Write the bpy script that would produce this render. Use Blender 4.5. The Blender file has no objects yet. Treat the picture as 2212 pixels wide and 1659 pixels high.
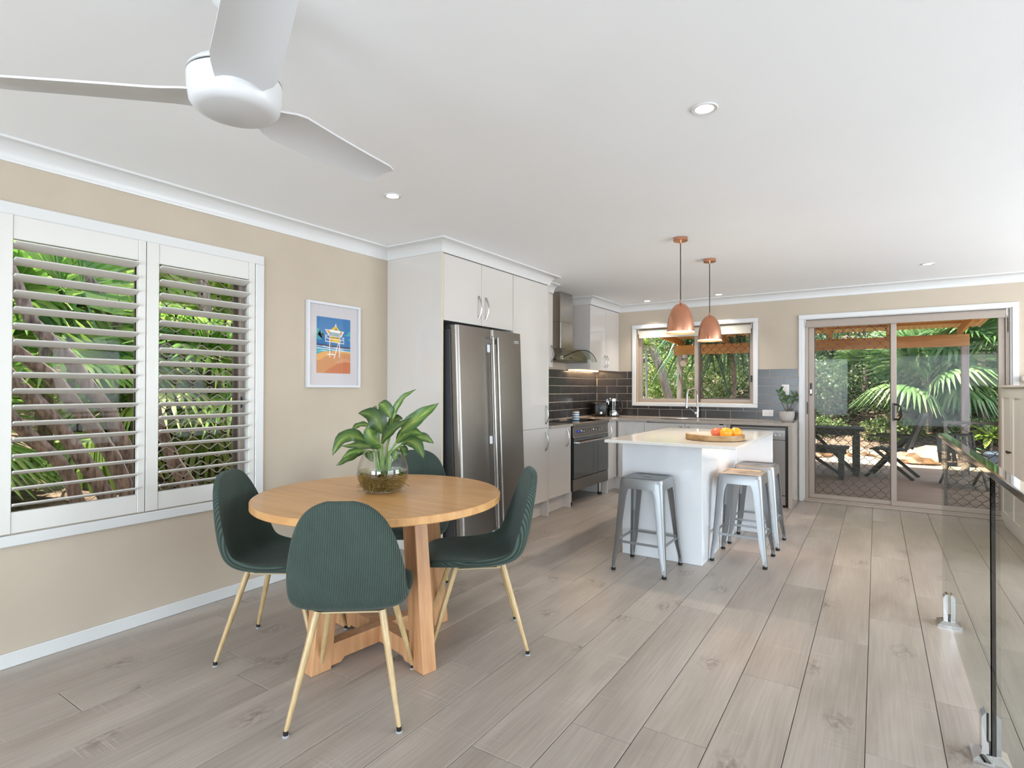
import bpy, bmesh, math, random
from mathutils import Matrix, Vector
random.seed(7)
PI = math.pi
S = bpy.context.scene
C = S.collection

# ------------------------------------------------------------------ camera
cam_d = bpy.data.cameras.new('camera')
cam = bpy.data.objects.new('camera', cam_d); C.objects.link(cam); S.camera = cam
cam_d.sensor_width = 36.0; cam_d.lens = 1204.98*36/2212; cam_d.clip_start = 0.05; cam_d.clip_end = 200
yaw, pit, rol = 0.5788, 0.00775, 0.0019
fw = Vector((-math.sin(yaw)*math.cos(pit), math.cos(yaw)*math.cos(pit), math.sin(pit)))
r0 = Vector((math.cos(yaw), math.sin(yaw), 0)); u0 = r0.cross(fw)
rr = r0*math.cos(rol)+u0*math.sin(rol); uu = -r0*math.sin(rol)+u0*math.cos(rol)
M = Matrix((rr, uu, -fw)).transposed().to_4x4(); M.translation = Vector((3.3195, 0, 1.2772))
cam.matrix_world = M

# ------------------------------------------------------------------ world, sun, exposure
W = bpy.data.worlds.new('sky'); S.world = W; W.use_nodes = True
nt = W.node_tree; bg = nt.nodes['Background']
sky = nt.nodes.new('ShaderNodeTexSky'); sky.sky_type = 'NISHITA'; sky.sun_disc = False
sky.sun_elevation = math.radians(72); sky.sun_rotation = math.radians(95); sky.air_density = 1.0; sky.dust_density = 1.5
nt.links.new(sky.outputs[0], bg.inputs[0]); bg.inputs[1].default_value = 0.55
sd = bpy.data.lights.new('sun', 'SUN'); sd.energy = 15; sd.angle = math.radians(0.6); sd.color = (1, .95, .86)
so = bpy.data.objects.new('sun', sd); C.objects.link(so)
so.rotation_euler = Vector((-0.34, -0.10, 1.0)).to_track_quat('Z', 'Y').to_euler()
def area(name, loc, target, sx, sy, power, col=(1, 1, 1)):
    d = bpy.data.lights.new(name, 'AREA'); d.shape = 'RECTANGLE'; d.size = sx; d.size_y = sy; d.energy = power; d.color = col
    o = bpy.data.objects.new(name, d); C.objects.link(o); o.location = loc
    o.rotation_euler = (Vector(loc)-Vector(target)).to_track_quat('Z', 'Y').to_euler(); return o
# area lamps added in unseen window openings behind and beside the camera as fill
area('daylight_fill_rear_left', (1.6, -4.97, 1.35), (1.6, 5, 5.0), 2.0, 1.8, 205, (.74, .87, 1))
area('daylight_fill_rear_right', (5.0, -4.97, 1.25), (4.0, 5, 5.0), 2.6, 2.1, 225, (.74, .87, 1))
area('daylight_fill_side', (7.97, .8, 1.25), (0, 1.6, 3.9), 3.2, 2.1, 120, (.78, .89, 1))
area('daylight_fill_side_far', (7.97, 4.9, 1.25), (0, 5.6, 6.0), 2.6, 2.1, 230, (.80, .90, 1))
S.view_settings.view_transform = 'Standard'; S.view_settings.look = 'None'
S.view_settings.gamma = 1; S.view_settings.exposure = 0.20; S.view_settings.use_curve_mapping = False
S.cycles.use_denoising = True
S.cycles.max_bounces = 10; S.cycles.diffuse_bounces = 5; S.cycles.glossy_bounces = 4
S.cycles.transmission_bounces = 6; S.cycles.transparent_max_bounces = 24
S.cycles.sample_clamp_indirect = 8; S.cycles.caustics_reflective = False; S.cycles.caustics_refractive = False

# ------------------------------------------------------------------ materials
def lin(h):
    if not isinstance(h, str): return tuple(h)+((1,) if len(h) == 3 else ())
    o = []
    for i in (0, 2, 4):
        v = int(h[i:i+2], 16)/255; o.append(v/12.92 if v <= .04045 else ((v+.055)/1.055)**2.4)
    return (*o, 1)
MATS = {}
def mat(name, col, rough=.5, metal=0, **k):
    if name in MATS: return MATS[name]
    m = bpy.data.materials.new(name); m.use_nodes = True; n = m.node_tree.nodes; l = m.node_tree.links
    p = n['Principled BSDF']; p.inputs['Base Color'].default_value = lin(col)
    p.inputs['Roughness'].default_value = rough; p.inputs['Metallic'].default_value = metal
    if 'spec' in k: p.inputs['Specular IOR Level'].default_value = k['spec']
    if 'coat' in k: p.inputs['Coat Weight'].default_value = k['coat']; p.inputs['Coat Roughness'].default_value = .05
    if 'sheen' in k: p.inputs['Sheen Weight'].default_value = k['sheen']; p.inputs['Sheen Roughness'].default_value = .4
    if 'emit' in k: p.inputs['Emission Color'].default_value = lin(k['emit']); p.inputs['Emission Strength'].default_value = k['es']
    if 'aniso' in k: p.inputs['Anisotropic'].default_value = k['aniso']
    if 'trl' in k:
        t = n.new('ShaderNodeBsdfTranslucent'); mx = n.new('ShaderNodeMixShader'); mx.inputs[0].default_value = k['trl']
        l.new(p.outputs[0], mx.inputs[1]); l.new(t.outputs[0], mx.inputs[2]); l.new(mx.outputs[0], n['Material Output'].inputs[0])
    tc = n.new('ShaderNodeTexCoord'); src = tc.outputs['Object']
    if k.get('world'):
        g = n.new('ShaderNodeNewGeometry'); src = g.outputs['Position']
    if 'c2' in k or 'bump' in k:
        mp = n.new('ShaderNodeMapping'); mp.inputs['Scale'].default_value = k.get('scale', (10, 10, 10))
        l.new(src, mp.inputs[0])
        tx = n.new('ShaderNodeTexNoise'); tx.inputs['Scale'].default_value = k.get('ns', 1.0); tx.inputs['Detail'].default_value = k.get('det', 5)
        tx.inputs['Roughness'].default_value = .6
        l.new(mp.outputs[0], tx.inputs[0])
        if 'c2' in k:
            cr = n.new('ShaderNodeValToRGB'); cr.color_ramp.elements[0].position = k.get('p0', .35); cr.color_ramp.elements[1].position = k.get('p1', .65)
            cr.color_ramp.elements[0].color = lin(col); cr.color_ramp.elements[1].color = lin(k['c2'])
            l.new(tx.outputs[0], cr.inputs[0]); last = cr.outputs[0]
            if k.get('rand'):
                oi = n.new('ShaderNodeObjectInfo'); hs = n.new('ShaderNodeHueSaturation')
                mr = n.new('ShaderNodeMapRange'); mr.inputs[3].default_value = 1-k['rand']; mr.inputs[4].default_value = 1+k['rand']
                l.new(oi.outputs['Random'], mr.inputs[0]); l.new(mr.outputs[0], hs.inputs['Value']); l.new(last, hs.inputs['Color']); last = hs.outputs[0]
            l.new(last, p.inputs['Base Color'])
            if 'trl' in k: l.new(last, t.inputs[0])
        if 'bump' in k:
            b = n.new('ShaderNodeBump'); b.inputs['Strength'].default_value = k['bump']; b.inputs['Distance'].default_value = k.get('bd', .002)
            l.new(tx.outputs[0], b.inputs['Height']); l.new(b.outputs[0], p.inputs['Normal'])
    elif 'trl' in k: t.inputs[0].default_value = lin(col)
    MATS[name] = m; return m
def glass(name, tint=(1, 1, 1), refl=1.0, rough=0.0):
    m = bpy.data.materials.new(name); m.use_nodes = True; n = m.node_tree.nodes; l = m.node_tree.links; n.clear()
    o = n.new('ShaderNodeOutputMaterial'); t = n.new('ShaderNodeBsdfTransparent'); t.inputs[0].default_value = (*tint, 1)
    g = n.new('ShaderNodeBsdfGlossy'); g.inputs['Roughness'].default_value = rough
    f = n.new('ShaderNodeLayerWeight'); f.inputs[0].default_value = .5
    pw = n.new('ShaderNodeMath'); pw.operation = 'POWER'; pw.inputs[1].default_value = 5; l.new(f.outputs['Facing'], pw.inputs[0])
    ml = n.new('ShaderNodeMath'); ml.operation = 'MULTIPLY_ADD'; ml.inputs[1].default_value = .96*refl; ml.inputs[2].default_value = .04*refl; l.new(pw.outputs[0], ml.inputs[0])
    x = n.new('ShaderNodeMixShader'); l.new(ml.outputs[0], x.inputs[0]); l.new(t.outputs[0], x.inputs[1]); l.new(g.outputs[0], x.inputs[2]); l.new(x.outputs[0], o.inputs[0])
    MATS[name] = m; return m
wallm = mat('beige_wall_paint', 'B8AA98', .75, c2='BCAE9C', scale=(3, 3, 3), bump=.05, world=1)
ceilm = mat('white_ceiling_paint', 'F2F3F4', .8, c2='F4F5F6', scale=(1, 1, 1), world=1)
trimw = mat('white_gloss_trim', 'D3D2D0', .35)
shutm = mat('white_shutter_paint', 'D4D1CB', .4)
cabm = mat('white_gloss_cabinet', 'CDC7C1', .12, coat=.5)
cabe = mat('cabinet_edge_white', 'CCC6BF', .4)
steel = mat('brushed_stainless_steel', '8F8983', .36, 1, bump=.04, scale=(3, 3, 260), bd=.001)
steel_l = mat('satin_steel', 'B5B2AE', .25, 1)
chrome = mat('polished_chrome', 'D8D8D8', .06, 1)
dgrey = mat('dark_grey_plastic', '2C2C2E', .4)
black = mat('black_plastic', '0E0E0F', .3)
blackg = mat('black_glass', '08090A', .03, coat=1)
grout = mat('cream_grout', 'C9BAAA', .9)
tilem = mat('charcoal_ceramic_tile', '34302E', .24, c2='3A3634', scale=(6, 6, 6), rand=.10, bump=.03)
stone = mat('pale_engineered_stone', 'CFCAC4', .12, c2='D6D2CC', scale=(160, 160, 160), p0=.45, p1=.55)
benchs = mat('taupe_engineered_stone', 'A69A8E', .14, c2='B0A498', scale=(160, 160, 160), p0=.45, p1=.55)
islandw = mat('white_gloss_stone_panel', 'DCDDDF', .10, c2='E1E2E4', scale=(140, 140, 140), coat=.4)
alu = mat('beige_powder_coated_aluminium', 'A8998C', .4)
alud = mat('dark_bronze_aluminium', '57493E', .4)
meshm = mat('bronze_security_grille', '443A32', .45)
blindm = mat('taupe_roller_blind_fabric', 'A3968B', .8)
blindc = mat('cream_roller_blind_fabric', 'C9C0B2', .8)
pane = glass('clear_window_glass', (.98, .985, .98), .12)
baluglass = glass('grey_green_balustrade_glass', (.90, .915, .895), .35)
edgeg = mat('dark_green_glass_edge', '010201', .8, spec=.0)
galv = mat('silver_painted_steel', '8A8B8C', .38, .8, bump=.02, scale=(60, 60, 60))
rubber = mat('black_rubber', '0B0B0B', .6)
copper = mat('polished_copper', 'D79A7C', .16, 1)
whitein = mat('white_enamel', 'F2F0EC', .4)
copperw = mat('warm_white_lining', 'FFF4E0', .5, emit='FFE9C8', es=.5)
oak = mat('honey_oak_veneer', 'BF8C57', .38, c2='D6A66E', scale=(2.2, 26, 10), det=7, p0=.3, p1=.7, coat=.15)
oakl = mat('honey_oak_leg', 'B5825A', .42, c2='CC9B6F', scale=(30, 30, 2), det=6)
legw = mat('wood_print_metal_leg', 'AD9064', .32, c2='BFA478', scale=(60, 60, 4), det=5)
traywood = mat('mango_wood', '7D5D3A', .5, c2='A58253', scale=(12, 12, 40))
leafd = mat('variegated_green_leaf', '274A1E', .35, trl=.2, c2='4E7430', scale=(14, 14, 14))
stemg = mat('green_stem', '6C8F3A', .4)
rootm = mat('brown_root', '7B6A38', .7)
def emis(name, col, s):
    m = bpy.data.materials.new(name); m.use_nodes = True; n = m.node_tree.nodes; n.clear()
    o = n.new('ShaderNodeOutputMaterial'); e = n.new('ShaderNodeEmission'); e.inputs[0].default_value = lin(col); e.inputs[1].default_value = s
    m.node_tree.links.new(e.outputs[0], o.inputs[0]); MATS[name] = m; return m
lampm = emis('lamp_disc', 'FFF6E6', 9)
ledm = emis('warm_led', 'FFC98E', 8)

# floor plank material: grey washed oak
def plank_material():
    m = bpy.data.materials.new('grey_washed_oak_laminate'); m.use_nodes = True; n = m.node_tree.nodes; l = m.node_tree.links
    p = n['Principled BSDF']; p.inputs['Roughness'].default_value = .33
    g = n.new('ShaderNodeNewGeometry'); oi = n.new('ShaderNodeObjectInfo')
    off = n.new('ShaderNodeVectorMath'); off.operation = 'MULTIPLY_ADD'
    cm = n.new('ShaderNodeCombineXYZ'); l.new(oi.outputs['Random'], cm.inputs[1]); l.new(oi.outputs['Random'], cm.inputs[0])
    off.inputs[1].default_value = (17, 31, 0); l.new(cm.outputs[0], off.inputs[0]); l.new(g.outputs['Position'], off.inputs[2])
    def noise(sc, ns, det, dist=0):
        mp = n.new('ShaderNodeMapping'); mp.inputs['Scale'].default_value = sc; l.new(off.outputs[0], mp.inputs[0])
        t = n.new('ShaderNodeTexNoise'); t.inputs['Scale'].default_value = ns; t.inputs['Detail'].default_value = det; t.inputs['Distortion'].default_value = dist
        l.new(mp.outputs[0], t.inputs[0]); return t.outputs[0]
    def ramp(src, a, b, c0, c1):
        cr = n.new('ShaderNodeValToRGB'); cr.color_ramp.elements[0].position = a; cr.color_ramp.elements[1].position = b
        cr.color_ramp.elements[0].color = lin(c0); cr.color_ramp.elements[1].color = lin(c1); l.new(src, cr.inputs[0]); return cr.outputs[0]
    def mix(f, a, b, bt='MIX'):
        x = n.new('ShaderNodeMixRGB'); x.blend_type = bt
        if isinstance(f, float): x.inputs[0].default_value = f
        else: l.new(f, x.inputs[0])
        l.new(a, x.inputs[1]); l.new(b, x.inputs[2]); return x.outputs[0]
    broad = ramp(noise((5, .9, 1), 1, 4, .6), .3, .72, 'A2968B', 'BBB0A5')
    grain = noise((95, 3.0, 1), 1, 6, .3); gr = ramp(grain, .3, .7, 'A0A0A0', 'FFFFFF')
    c = mix(.3, broad, gr, 'MULTIPLY')
    saw = noise((2.5, 150, 1), 1, 3, 0); sawr = ramp(saw, .56, .70, '000000', 'FFFFFF')
    patch = ramp(noise((4, 3.2, 1), 1, 2, 0), .52, .68, '000000', 'FFFFFF')
    sm = mix(1.0, sawr, patch, 'MULTIPLY')
    lightc = n.new('ShaderNodeRGB'); lightc.outputs[0].default_value = lin('C8BEB4')
    sf = n.new('ShaderNodeMath'); sf.operation = 'MULTIPLY'; sf.inputs[1].default_value = .62; l.new(sm, sf.inputs[0])
    c = mix(sf.outputs[0], c, lightc.outputs[0])
    # knots
    mp = n.new('ShaderNodeMapping'); mp.inputs['Scale'].default_value = (2.3, 1.5, 0); l.new(off.outputs[0], mp.inputs[0])
    dn = n.new('ShaderNodeTexNoise'); dn.inputs['Scale'].default_value = 9; dn.inputs['Detail'].default_value = 4; l.new(off.outputs[0], dn.inputs[0])
    ad = n.new('ShaderNodeMixRGB'); ad.inputs[0].default_value = .045; l.new(mp.outputs[0], ad.inputs[1]); l.new(dn.outputs['Color'], ad.inputs[2])
    vo = n.new('ShaderNodeTexVoronoi'); vo.inputs['Scale'].default_value = 1; vo.voronoi_dimensions = '2D'; l.new(ad.outputs[0], vo.inputs['Vector'])
    kn = ramp(vo.outputs['Distance'], .03, .15, 'FFFFFF', '000000')
    kf = mix(1.0, kn, ramp(noise((50, 26, 1), 1, 5, .5), .42, .62, '000000', 'FFFFFF'), 'MULTIPLY')
    dark = n.new('ShaderNodeRGB'); dark.outputs[0].default_value = lin('786C62')
    kfm = n.new('ShaderNodeMath'); kfm.operation = 'MULTIPLY'; kfm.inputs[1].default_value = .8; l.new(kf, kfm.inputs[0])
    c = mix(kfm.outputs[0], c, dark.outputs[0])
    hs = n.new('ShaderNodeHueSaturation'); mr = n.new('ShaderNodeMapRange'); mr.inputs[3].default_value = .93; mr.inputs[4].default_value = 1.05
    l.new(oi.outputs['Random'], mr.inputs[0]); l.new(mr.outputs[0], hs.inputs['Value']); l.new(c, hs.inputs['Color']); l.new(hs.outputs[0], p.inputs['Base Color'])
    b = n.new('ShaderNodeBump'); b.inputs['Strength'].default_value = .12; b.inputs['Distance'].default_value = .001; l.new(grain, b.inputs['Height']); l.new(b.outputs[0], p.inputs['Normal'])
    rmr = n.new('ShaderNodeMapRange'); rmr.inputs[3].default_value = .28; rmr.inputs[4].default_value = .42; l.new(grain, rmr.inputs[0]); l.new(rmr.outputs[0], p.inputs['Roughness'])
    return m
plankm = plank_material()
def corduroy():
    m = bpy.data.materials.new('green_corduroy'); m.use_nodes = True; n = m.node_tree.nodes; l = m.node_tree.links
    p = n['Principled BSDF']; p.inputs['Roughness'].default_value = .9; p.inputs['Sheen Weight'].default_value = .35; p.inputs['Sheen Roughness'].default_value = .35
    p.inputs['Sheen Tint'].default_value = lin('A8B4B0'); p.inputs['Specular IOR Level'].default_value = .15
    uv = n.new('ShaderNodeTexCoord'); sp = n.new('ShaderNodeSeparateXYZ'); l.new(uv.outputs['UV'], sp.inputs[0])
    mu = n.new('ShaderNodeMath'); mu.operation = 'MULTIPLY'; mu.inputs[1].default_value = 2*PI/.0062; l.new(sp.outputs[0], mu.inputs[0])
    si = n.new('ShaderNodeMath'); si.operation = 'SINE'; l.new(mu.outputs[0], si.inputs[0])
    mr = n.new('ShaderNodeMapRange'); mr.inputs[1].default_value = -1; l.new(si.outputs[0], mr.inputs[0])
    tx = n.new('ShaderNodeTexNoise'); tx.inputs['Scale'].default_value = 9; tx.inputs['Detail'].default_value = 5; l.new(uv.outputs['Object'], tx.inputs[0])
    a = n.new('ShaderNodeValToRGB'); a.color_ramp.elements[0].position = .3; a.color_ramp.elements[1].position = .7
    a.color_ramp.elements[0].color = lin('262E2A'); a.color_ramp.elements[1].color = lin('323C37'); l.new(tx.outputs[0], a.inputs[0])
    hi = n.new('ShaderNodeRGB'); hi.outputs[0].default_value = lin('526058')
    x = n.new('ShaderNodeMixRGB'); ml = n.new('ShaderNodeMath'); ml.operation = 'MULTIPLY'; ml.inputs[1].default_value = .75
    l.new(mr.outputs[0], ml.inputs[0]); l.new(ml.outputs[0], x.inputs[0]); l.new(a.outputs[0], x.inputs[1]); l.new(hi.outputs[0], x.inputs[2]); l.new(x.outputs[0], p.inputs['Base Color'])
    b = n.new('ShaderNodeBump'); b.inputs['Strength'].default_value = .6; b.inputs['Distance'].default_value = .0015; l.new(mr.outputs[0], b.inputs['Height']); l.new(b.outputs[0], p.inputs['Normal'])
    return m
cord = corduroy()

# ------------------------------------------------------------------ mesh helpers
def nb(): return bmesh.new()
def box(bm, x0, x1, y0, y1, z0, z1, bev=0, seg=1):
    vs = [bm.verts.new((x, y, z)) for z in (z0, z1) for y in (y0, y1) for x in (x0, x1)]
    F = [bm.faces.new([vs[i] for i in f]) for f in ((0, 2, 3, 1), (4, 5, 7, 6), (0, 1, 5, 4), (2, 6, 7, 3), (0, 4, 6, 2), (1, 3, 7, 5))]
    if bev:
        es = list({e for f in F for e in f.edges})
        bmesh.ops.bevel(bm, geom=es, offset=bev, segments=seg, affect='EDGES', profile=.5)
    return bm
def tube(bm, pts, rad, n=10, cap=True, flat=1.0):
    pts = [Vector(p) for p in pts]; R = rad if isinstance(rad, (list, tuple)) else [rad]*len(pts)
    rings = []; up = None
    for i, p in enumerate(pts):
        d = (pts[min(i+1, len(pts)-1)]-pts[max(i-1, 0)]).normalized()
        if up is None:
            up = Vector((0, 0, 1)) if abs(d.z) < .9 else Vector((1, 0, 0))
        a = d.cross(up); a = a.normalized() if a.length > 1e-6 else Vector((1, 0, 0)); b = a.cross(d).normalized(); up = b
        rings.append([bm.verts.new(p+(a*math.cos(2*PI*k/n)+b*math.sin(2*PI*k/n)*flat)*R[i]) for k in range(n)])
    for i in range(len(rings)-1):
        for k in range(n):
            bm.faces.new((rings[i][k], rings[i][(k+1) % n], rings[i+1][(k+1) % n], rings[i+1][k]))
    if cap: bm.faces.new(rings[0][::-1]); bm.faces.new(rings[-1])
    return bm
def lathe(bm, prof, n=40, c=(0, 0, 0), close=False):
    rings = []
    for r, z in prof:
        if r < 1e-5: rings.append([bm.verts.new((c[0], c[1], c[2]+z))])
        else: rings.append([bm.verts.new((c[0]+r*math.cos(2*PI*k/n), c[1]+r*math.sin(2*PI*k/n), c[2]+z)) for k in range(n)])
    for i in range(len(rings)-1):
        A, B = rings[i], rings[i+1]
        for k in range(n):
            k2 = (k+1) % n
            if len(A) == 1 and len(B) > 1: bm.faces.new((A[0], B[k2], B[k]))
            elif len(B) == 1 and len(A) > 1: bm.faces.new((A[k], A[k2], B[0]))
            elif len(A) > 1: bm.faces.new((A[k], A[k2], B[k2], B[k]))
    return bm
def prism(bm, poly, z0, z1, plane='xy'):
    def P(a, b, c): return {'xy': (a, b, c), 'yz': (c, a, b), 'xz': (a, c, b)}[plane]
    lo = [bm.verts.new(P(a, b, z0)) for a, b in poly]; hi = [bm.verts.new(P(a, b, z1)) for a, b in poly]
    n = len(poly); bm.faces.new(lo[::-1]); bm.faces.new(hi)
    for i in range(n): bm.faces.new((lo[i], lo[(i+1) % n], hi[(i+1) % n], hi[i]))
    bmesh.ops.recalc_face_normals(bm, faces=bm.faces)
    return bm
def beam(bm, a, b, w, h, bev=0):
    a = Vector(a); b = Vector(b); d = b-a; L = d.length; q = d.to_track_quat('X', 'Z').to_matrix().to_4x4(); q.translation = a
    t = nb(); box(t, 0, L, -w/2, w/2, -h/2, h/2, bev); t.transform(q)
    me = bpy.data.meshes.new('t'); t.to_mesh(me); t.free(); bm.from_mesh(me); bpy.data.meshes.remove(me); return bm
WM = {}
def thing(name, label, cat, loc=(0, 0, 0), rz=0, group=None):
    o = bpy.data.objects.new(name, None); C.objects.link(o); o.location = loc; o.rotation_euler = (0, 0, rz); o.empty_display_size = .1
    o['label'] = label; o['category'] = cat
    if group: o['group'] = group
    WM[o.name] = Matrix.Translation(loc) @ Matrix.Rotation(rz, 4, 'Z'); return o
def part(name, bm, m, parent=None, w=True, smooth=False, sub=0, label=None, kind=None):
    if parent is not None and w and parent.name in WM: bm.transform(WM[parent.name].inverted())
    bm.normal_update()
    me = bpy.data.meshes.new(name); bm.to_mesh(me); bm.free()
    if smooth:
        for p in me.polygons: p.use_smooth = True
        if smooth != 'all':
            try: me.set_sharp_from_angle(angle=math.radians(35))
            except Exception: pass
    o = bpy.data.objects.new(name, me); C.objects.link(o)
    if isinstance(m, str): m = MATS[m]
    me.materials.append(m)
    if parent is not None:
        o.parent = parent
        if parent.name in WM: WM[o.name] = WM[parent.name]
    if sub:
        s = o.modifiers.new('s', 'SUBSURF'); s.levels = sub; s.render_levels = sub
    if label: o['label'] = label
    if kind: o['kind'] = kind
    return o
def solo(name, bm, m, label, cat, group=None, **k):
    # a thing that is a single mesh, origin moved to the centre of its base
    lo = [min(v.co[i] for v in bm.verts) for i in range(3)]; hi = [max(v.co[i] for v in bm.verts) for i in range(3)]
    o_ = Vector(((lo[0]+hi[0])/2, (lo[1]+hi[1])/2, lo[2])); bm.transform(Matrix.Translation(-o_))
    o = part(name, bm, m, None, **k); o.location = o_; WM[o.name] = Matrix.Translation(o_)
    o['label'] = label; o['category'] = cat
    if group: o['group'] = group
    return o
def struct(name, bm, m, **k):
    o = part(name, bm, m, None, **k); o['kind'] = 'structure'; WM[o.name] = Matrix.Identity(4); return o
def sempty(name):
    o = bpy.data.objects.new(name, None); C.objects.link(o); o['kind'] = 'structure'; WM[o.name] = Matrix.Identity(4); return o
def inst(src, parent, loc=(0, 0, 0), rot=None):
    c = src.copy(); C.objects.link(c); c.parent = parent; c.location = loc
    if rot: c.rotation_euler = rot
    return c
def dup(root, loc, rz, label, group=None):
    r = root.copy(); C.objects.link(r); r.location = loc; r.rotation_euler = (0, 0, rz); r['label'] = label
    if group: r['group'] = group
    for ch in root.children:
        c = ch.copy(); C.objects.link(c); c.parent = r
        for g in ch.children:
            d = g.copy(); C.objects.link(d); d.parent = c
    return r
def wall_mesh(bm, axis, p0, p1, a0, a1, z0, z1, holes):
    xs = sorted({a0, a1, *[h[0] for h in holes], *[h[1] for h in holes]}); zs = sorted({z0, z1, *[h[2] for h in holes], *[h[3] for h in holes]})
    for i in range(len(xs)-1):
        for j in range(len(zs)-1):
            cx, cz = (xs[i]+xs[i+1])/2, (zs[j]+zs[j+1])/2
            if any(h[0] < cx < h[1] and h[2] < cz < h[3] for h in holes): continue
            if axis == 'x': box(bm, p0, p1, xs[i], xs[i+1], zs[j], zs[j+1])
            else: box(bm, xs[i], xs[i+1], p0, p1, zs[j], zs[j+1])
    bmesh.ops.remove_doubles(bm, verts=bm.verts, dist=1e-5)
    return bm
def frame(bm, axis, p0, p1, a0, a1, z0, z1, w, bev=.003, sides='LRTB', wb=None):
    # rectangular frame of bars of width w, outer box a0..a1, z0..z1, thickness p0..p1 along axis
    def bx(a, b, c, d):
        if axis == 'x': box(bm, p0, p1, a, b, c, d, bev)
        else: box(bm, a, b, p0, p1, c, d, bev)
    wb = w if wb is None else wb
    if 'T' in sides: bx(a0, a1, z1-w, z1)
    if 'B' in sides: bx(a0, a1, z0, z0+wb)
    lo = z0+wb if 'B' in sides else z0; hi = z1-w if 'T' in sides else z1
    if 'L' in sides: bx(a0, a0+w, lo, hi)
    if 'R' in sides: bx(a1-w, a1, lo, hi)
    return bm
D = 7.16
# ================================================================== SETTING
floor = struct('floor', box(nb(), -.15, 8.0, -5.0, 7.16, -.15, -.004), mat('dark_underlay', '5A5048', .9))
PW, E0 = .2355, .2203
joints = {1: .925, 3: 1.42, 6: 3.43, 7: 2.51, 9: 3.30, 10: 2.045, 11: 4.05, 12: 3.30, 13: 2.33, 14: 2.87, 0: .35, 2: 2.9, 4: 3.05, 5: 1.95, 8: 1.6}
LEN = 1.38
cache = {}
for i in range(-1, 21):
    x0 = max(E0+i*PW, 0.0); x1 = E0+(i+1)*PW
    j = joints.get(i, random.uniform(0, LEN))
    y = j-LEN*math.ceil((j+.3)/LEN) if i < 18 else j-LEN*2
    ylim = -.35 if i < 18 else -3.5
    while y < 7.15:
        a, b = max(y, -3.49), min(y+LEN, 7.155)
        if b > ylim and b-a > .05:
            key = (round(x1-x0, 3), round(b-a, 3))
            if key not in cache:
                bm = nb(); box(bm, .0013, x1-x0-.0013, .001, b-a-.001, -.004, 0, .0014)
                o = part('plank', bm, plankm, floor); cache[key] = o
                o.location = (x0, a, 0)
            else: inst(cache[key], floor, (x0, a, 0))
        y += LEN
bm = nb(); box(bm, 0, 5.165, -5.0, -.35, -.004, -.0005); box(bm, 5.168, 8.0, -5.0, 7.155, -.004, -.0005)
part('plank', bm, plankm, floor, label='strip of laminate behind the camera')
CE = nb(); box(CE, -.15, 8.15, -5.15, 7.3, 2.4, 2.5)
ceiling = struct('ceiling', CE, ceilm)
# left wall, opening for the shuttered window
bm = nb(); wall_mesh(bm, 'x', -.15, 0, -5.0, 7.3, -.15, 2.4, [(.78, 2.075, .607, 2.072)])
box(bm, 0, .048, 5.0, 7.16, 0, 2.4)
wall_left = struct('wall_left', bm, wallm)
bm = nb(); wall_mesh(bm, 'y', D, D+.15, -.15, 8.15, -.15, 2.4, [(.625, 2.09, 1.094, 2.079), (2.62, 4.42, 0.0, 2.08)])
wall_back = struct('wall_back', bm, wallm)
bm = nb(); wall_mesh(bm, 'x', 8.0, 8.15, -5.0, 7.3, -.15, 2.4, [(-.8, 2.4, .2, 2.3), (3.6, 6.2, .2, 2.3)])
struct('wall_right', bm, wallm)
bm = nb(); wall_mesh(bm, 'y', -5.15, -5.0, -.15, 8.15, -.15, 2.4, [(.6, 2.6, .45, 2.25), (3.7, 6.3, .2, 2.3)])
struct('wall_front', bm, wallm)
# cove cornice
def cornice(pts, name):
    bm = nb(); prof = [(0, 2.308), (.006, 2.308), (.008, 2.318)]
    for k in range(9):
        t = k/8*PI/2; prof.append((.08-.07*math.cos(t)-.0, 2.392-.072*(1-math.sin(t)) if False else 2.32+.07*math.sin(t)*1.0))
    prof = [(0, 2.308), (.007, 2.308), (.010, 2.316)]+[(.082-.072*math.cos(k/8*PI/2), 2.318+.068*math.sin(k/8*PI/2)) for k in range(9)]+[(.090, 2.388), (.090, 2.3995), (0, 2.3995)]
    P = [Vector((x, y)) for x, y in pts]; rings = []
    for i, p in enumerate(P):
        ns = []
        if i > 0: d = (P[i]-P[i-1]).normalized(); ns.append(Vector((d.y, -d.x)))
        if i < len(P)-1: d = (P[i+1]-P[i]).normalized(); ns.append(Vector((d.y, -d.x)))
        m = ns[0] if len(ns) == 1 else (ns[0]+ns[1])/(1+ns[0].dot(ns[1]))
        rings.append([bm.verts.new((p.x+m.x*o, p.y+m.y*o, z)) for o, z in prof])
    n = len(prof)
    for i in range(len(rings)-1):
        for k in range(n): bm.faces.new((rings[i][k], rings[i][(k+1) % n], rings[i+1][(k+1) % n], rings[i+1][k]))
    bm.faces.new(rings[0]); bm.faces.new(rings[-1][::-1]); bmesh.ops.recalc_face_normals(bm, faces=bm.faces)
    return struct(name, bm, trimw, smooth=True)
cornice([(0, -5.0), (0, 3.228), (.575, 3.228), (.575, 4.877), (.375, 4.877), (.375, 5.32)], 'trim_1')
cornice([(.048, 6.245), (.385, 6.245), (.385, 7.16), (8.0, 7.16), (8.0, -5.0), (0, -5.0)], 'trim_2')
bm = nb(); box(bm, 0, .014, -5.0, 3.226, .0005, .068, .003); struct('baseboard_left', bm, trimw)
bm = nb(); box(bm, 4.47, 8.0, D-.014, D, .0005, .068, .003); struct('baseboard_back', bm, trimw)

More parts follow.
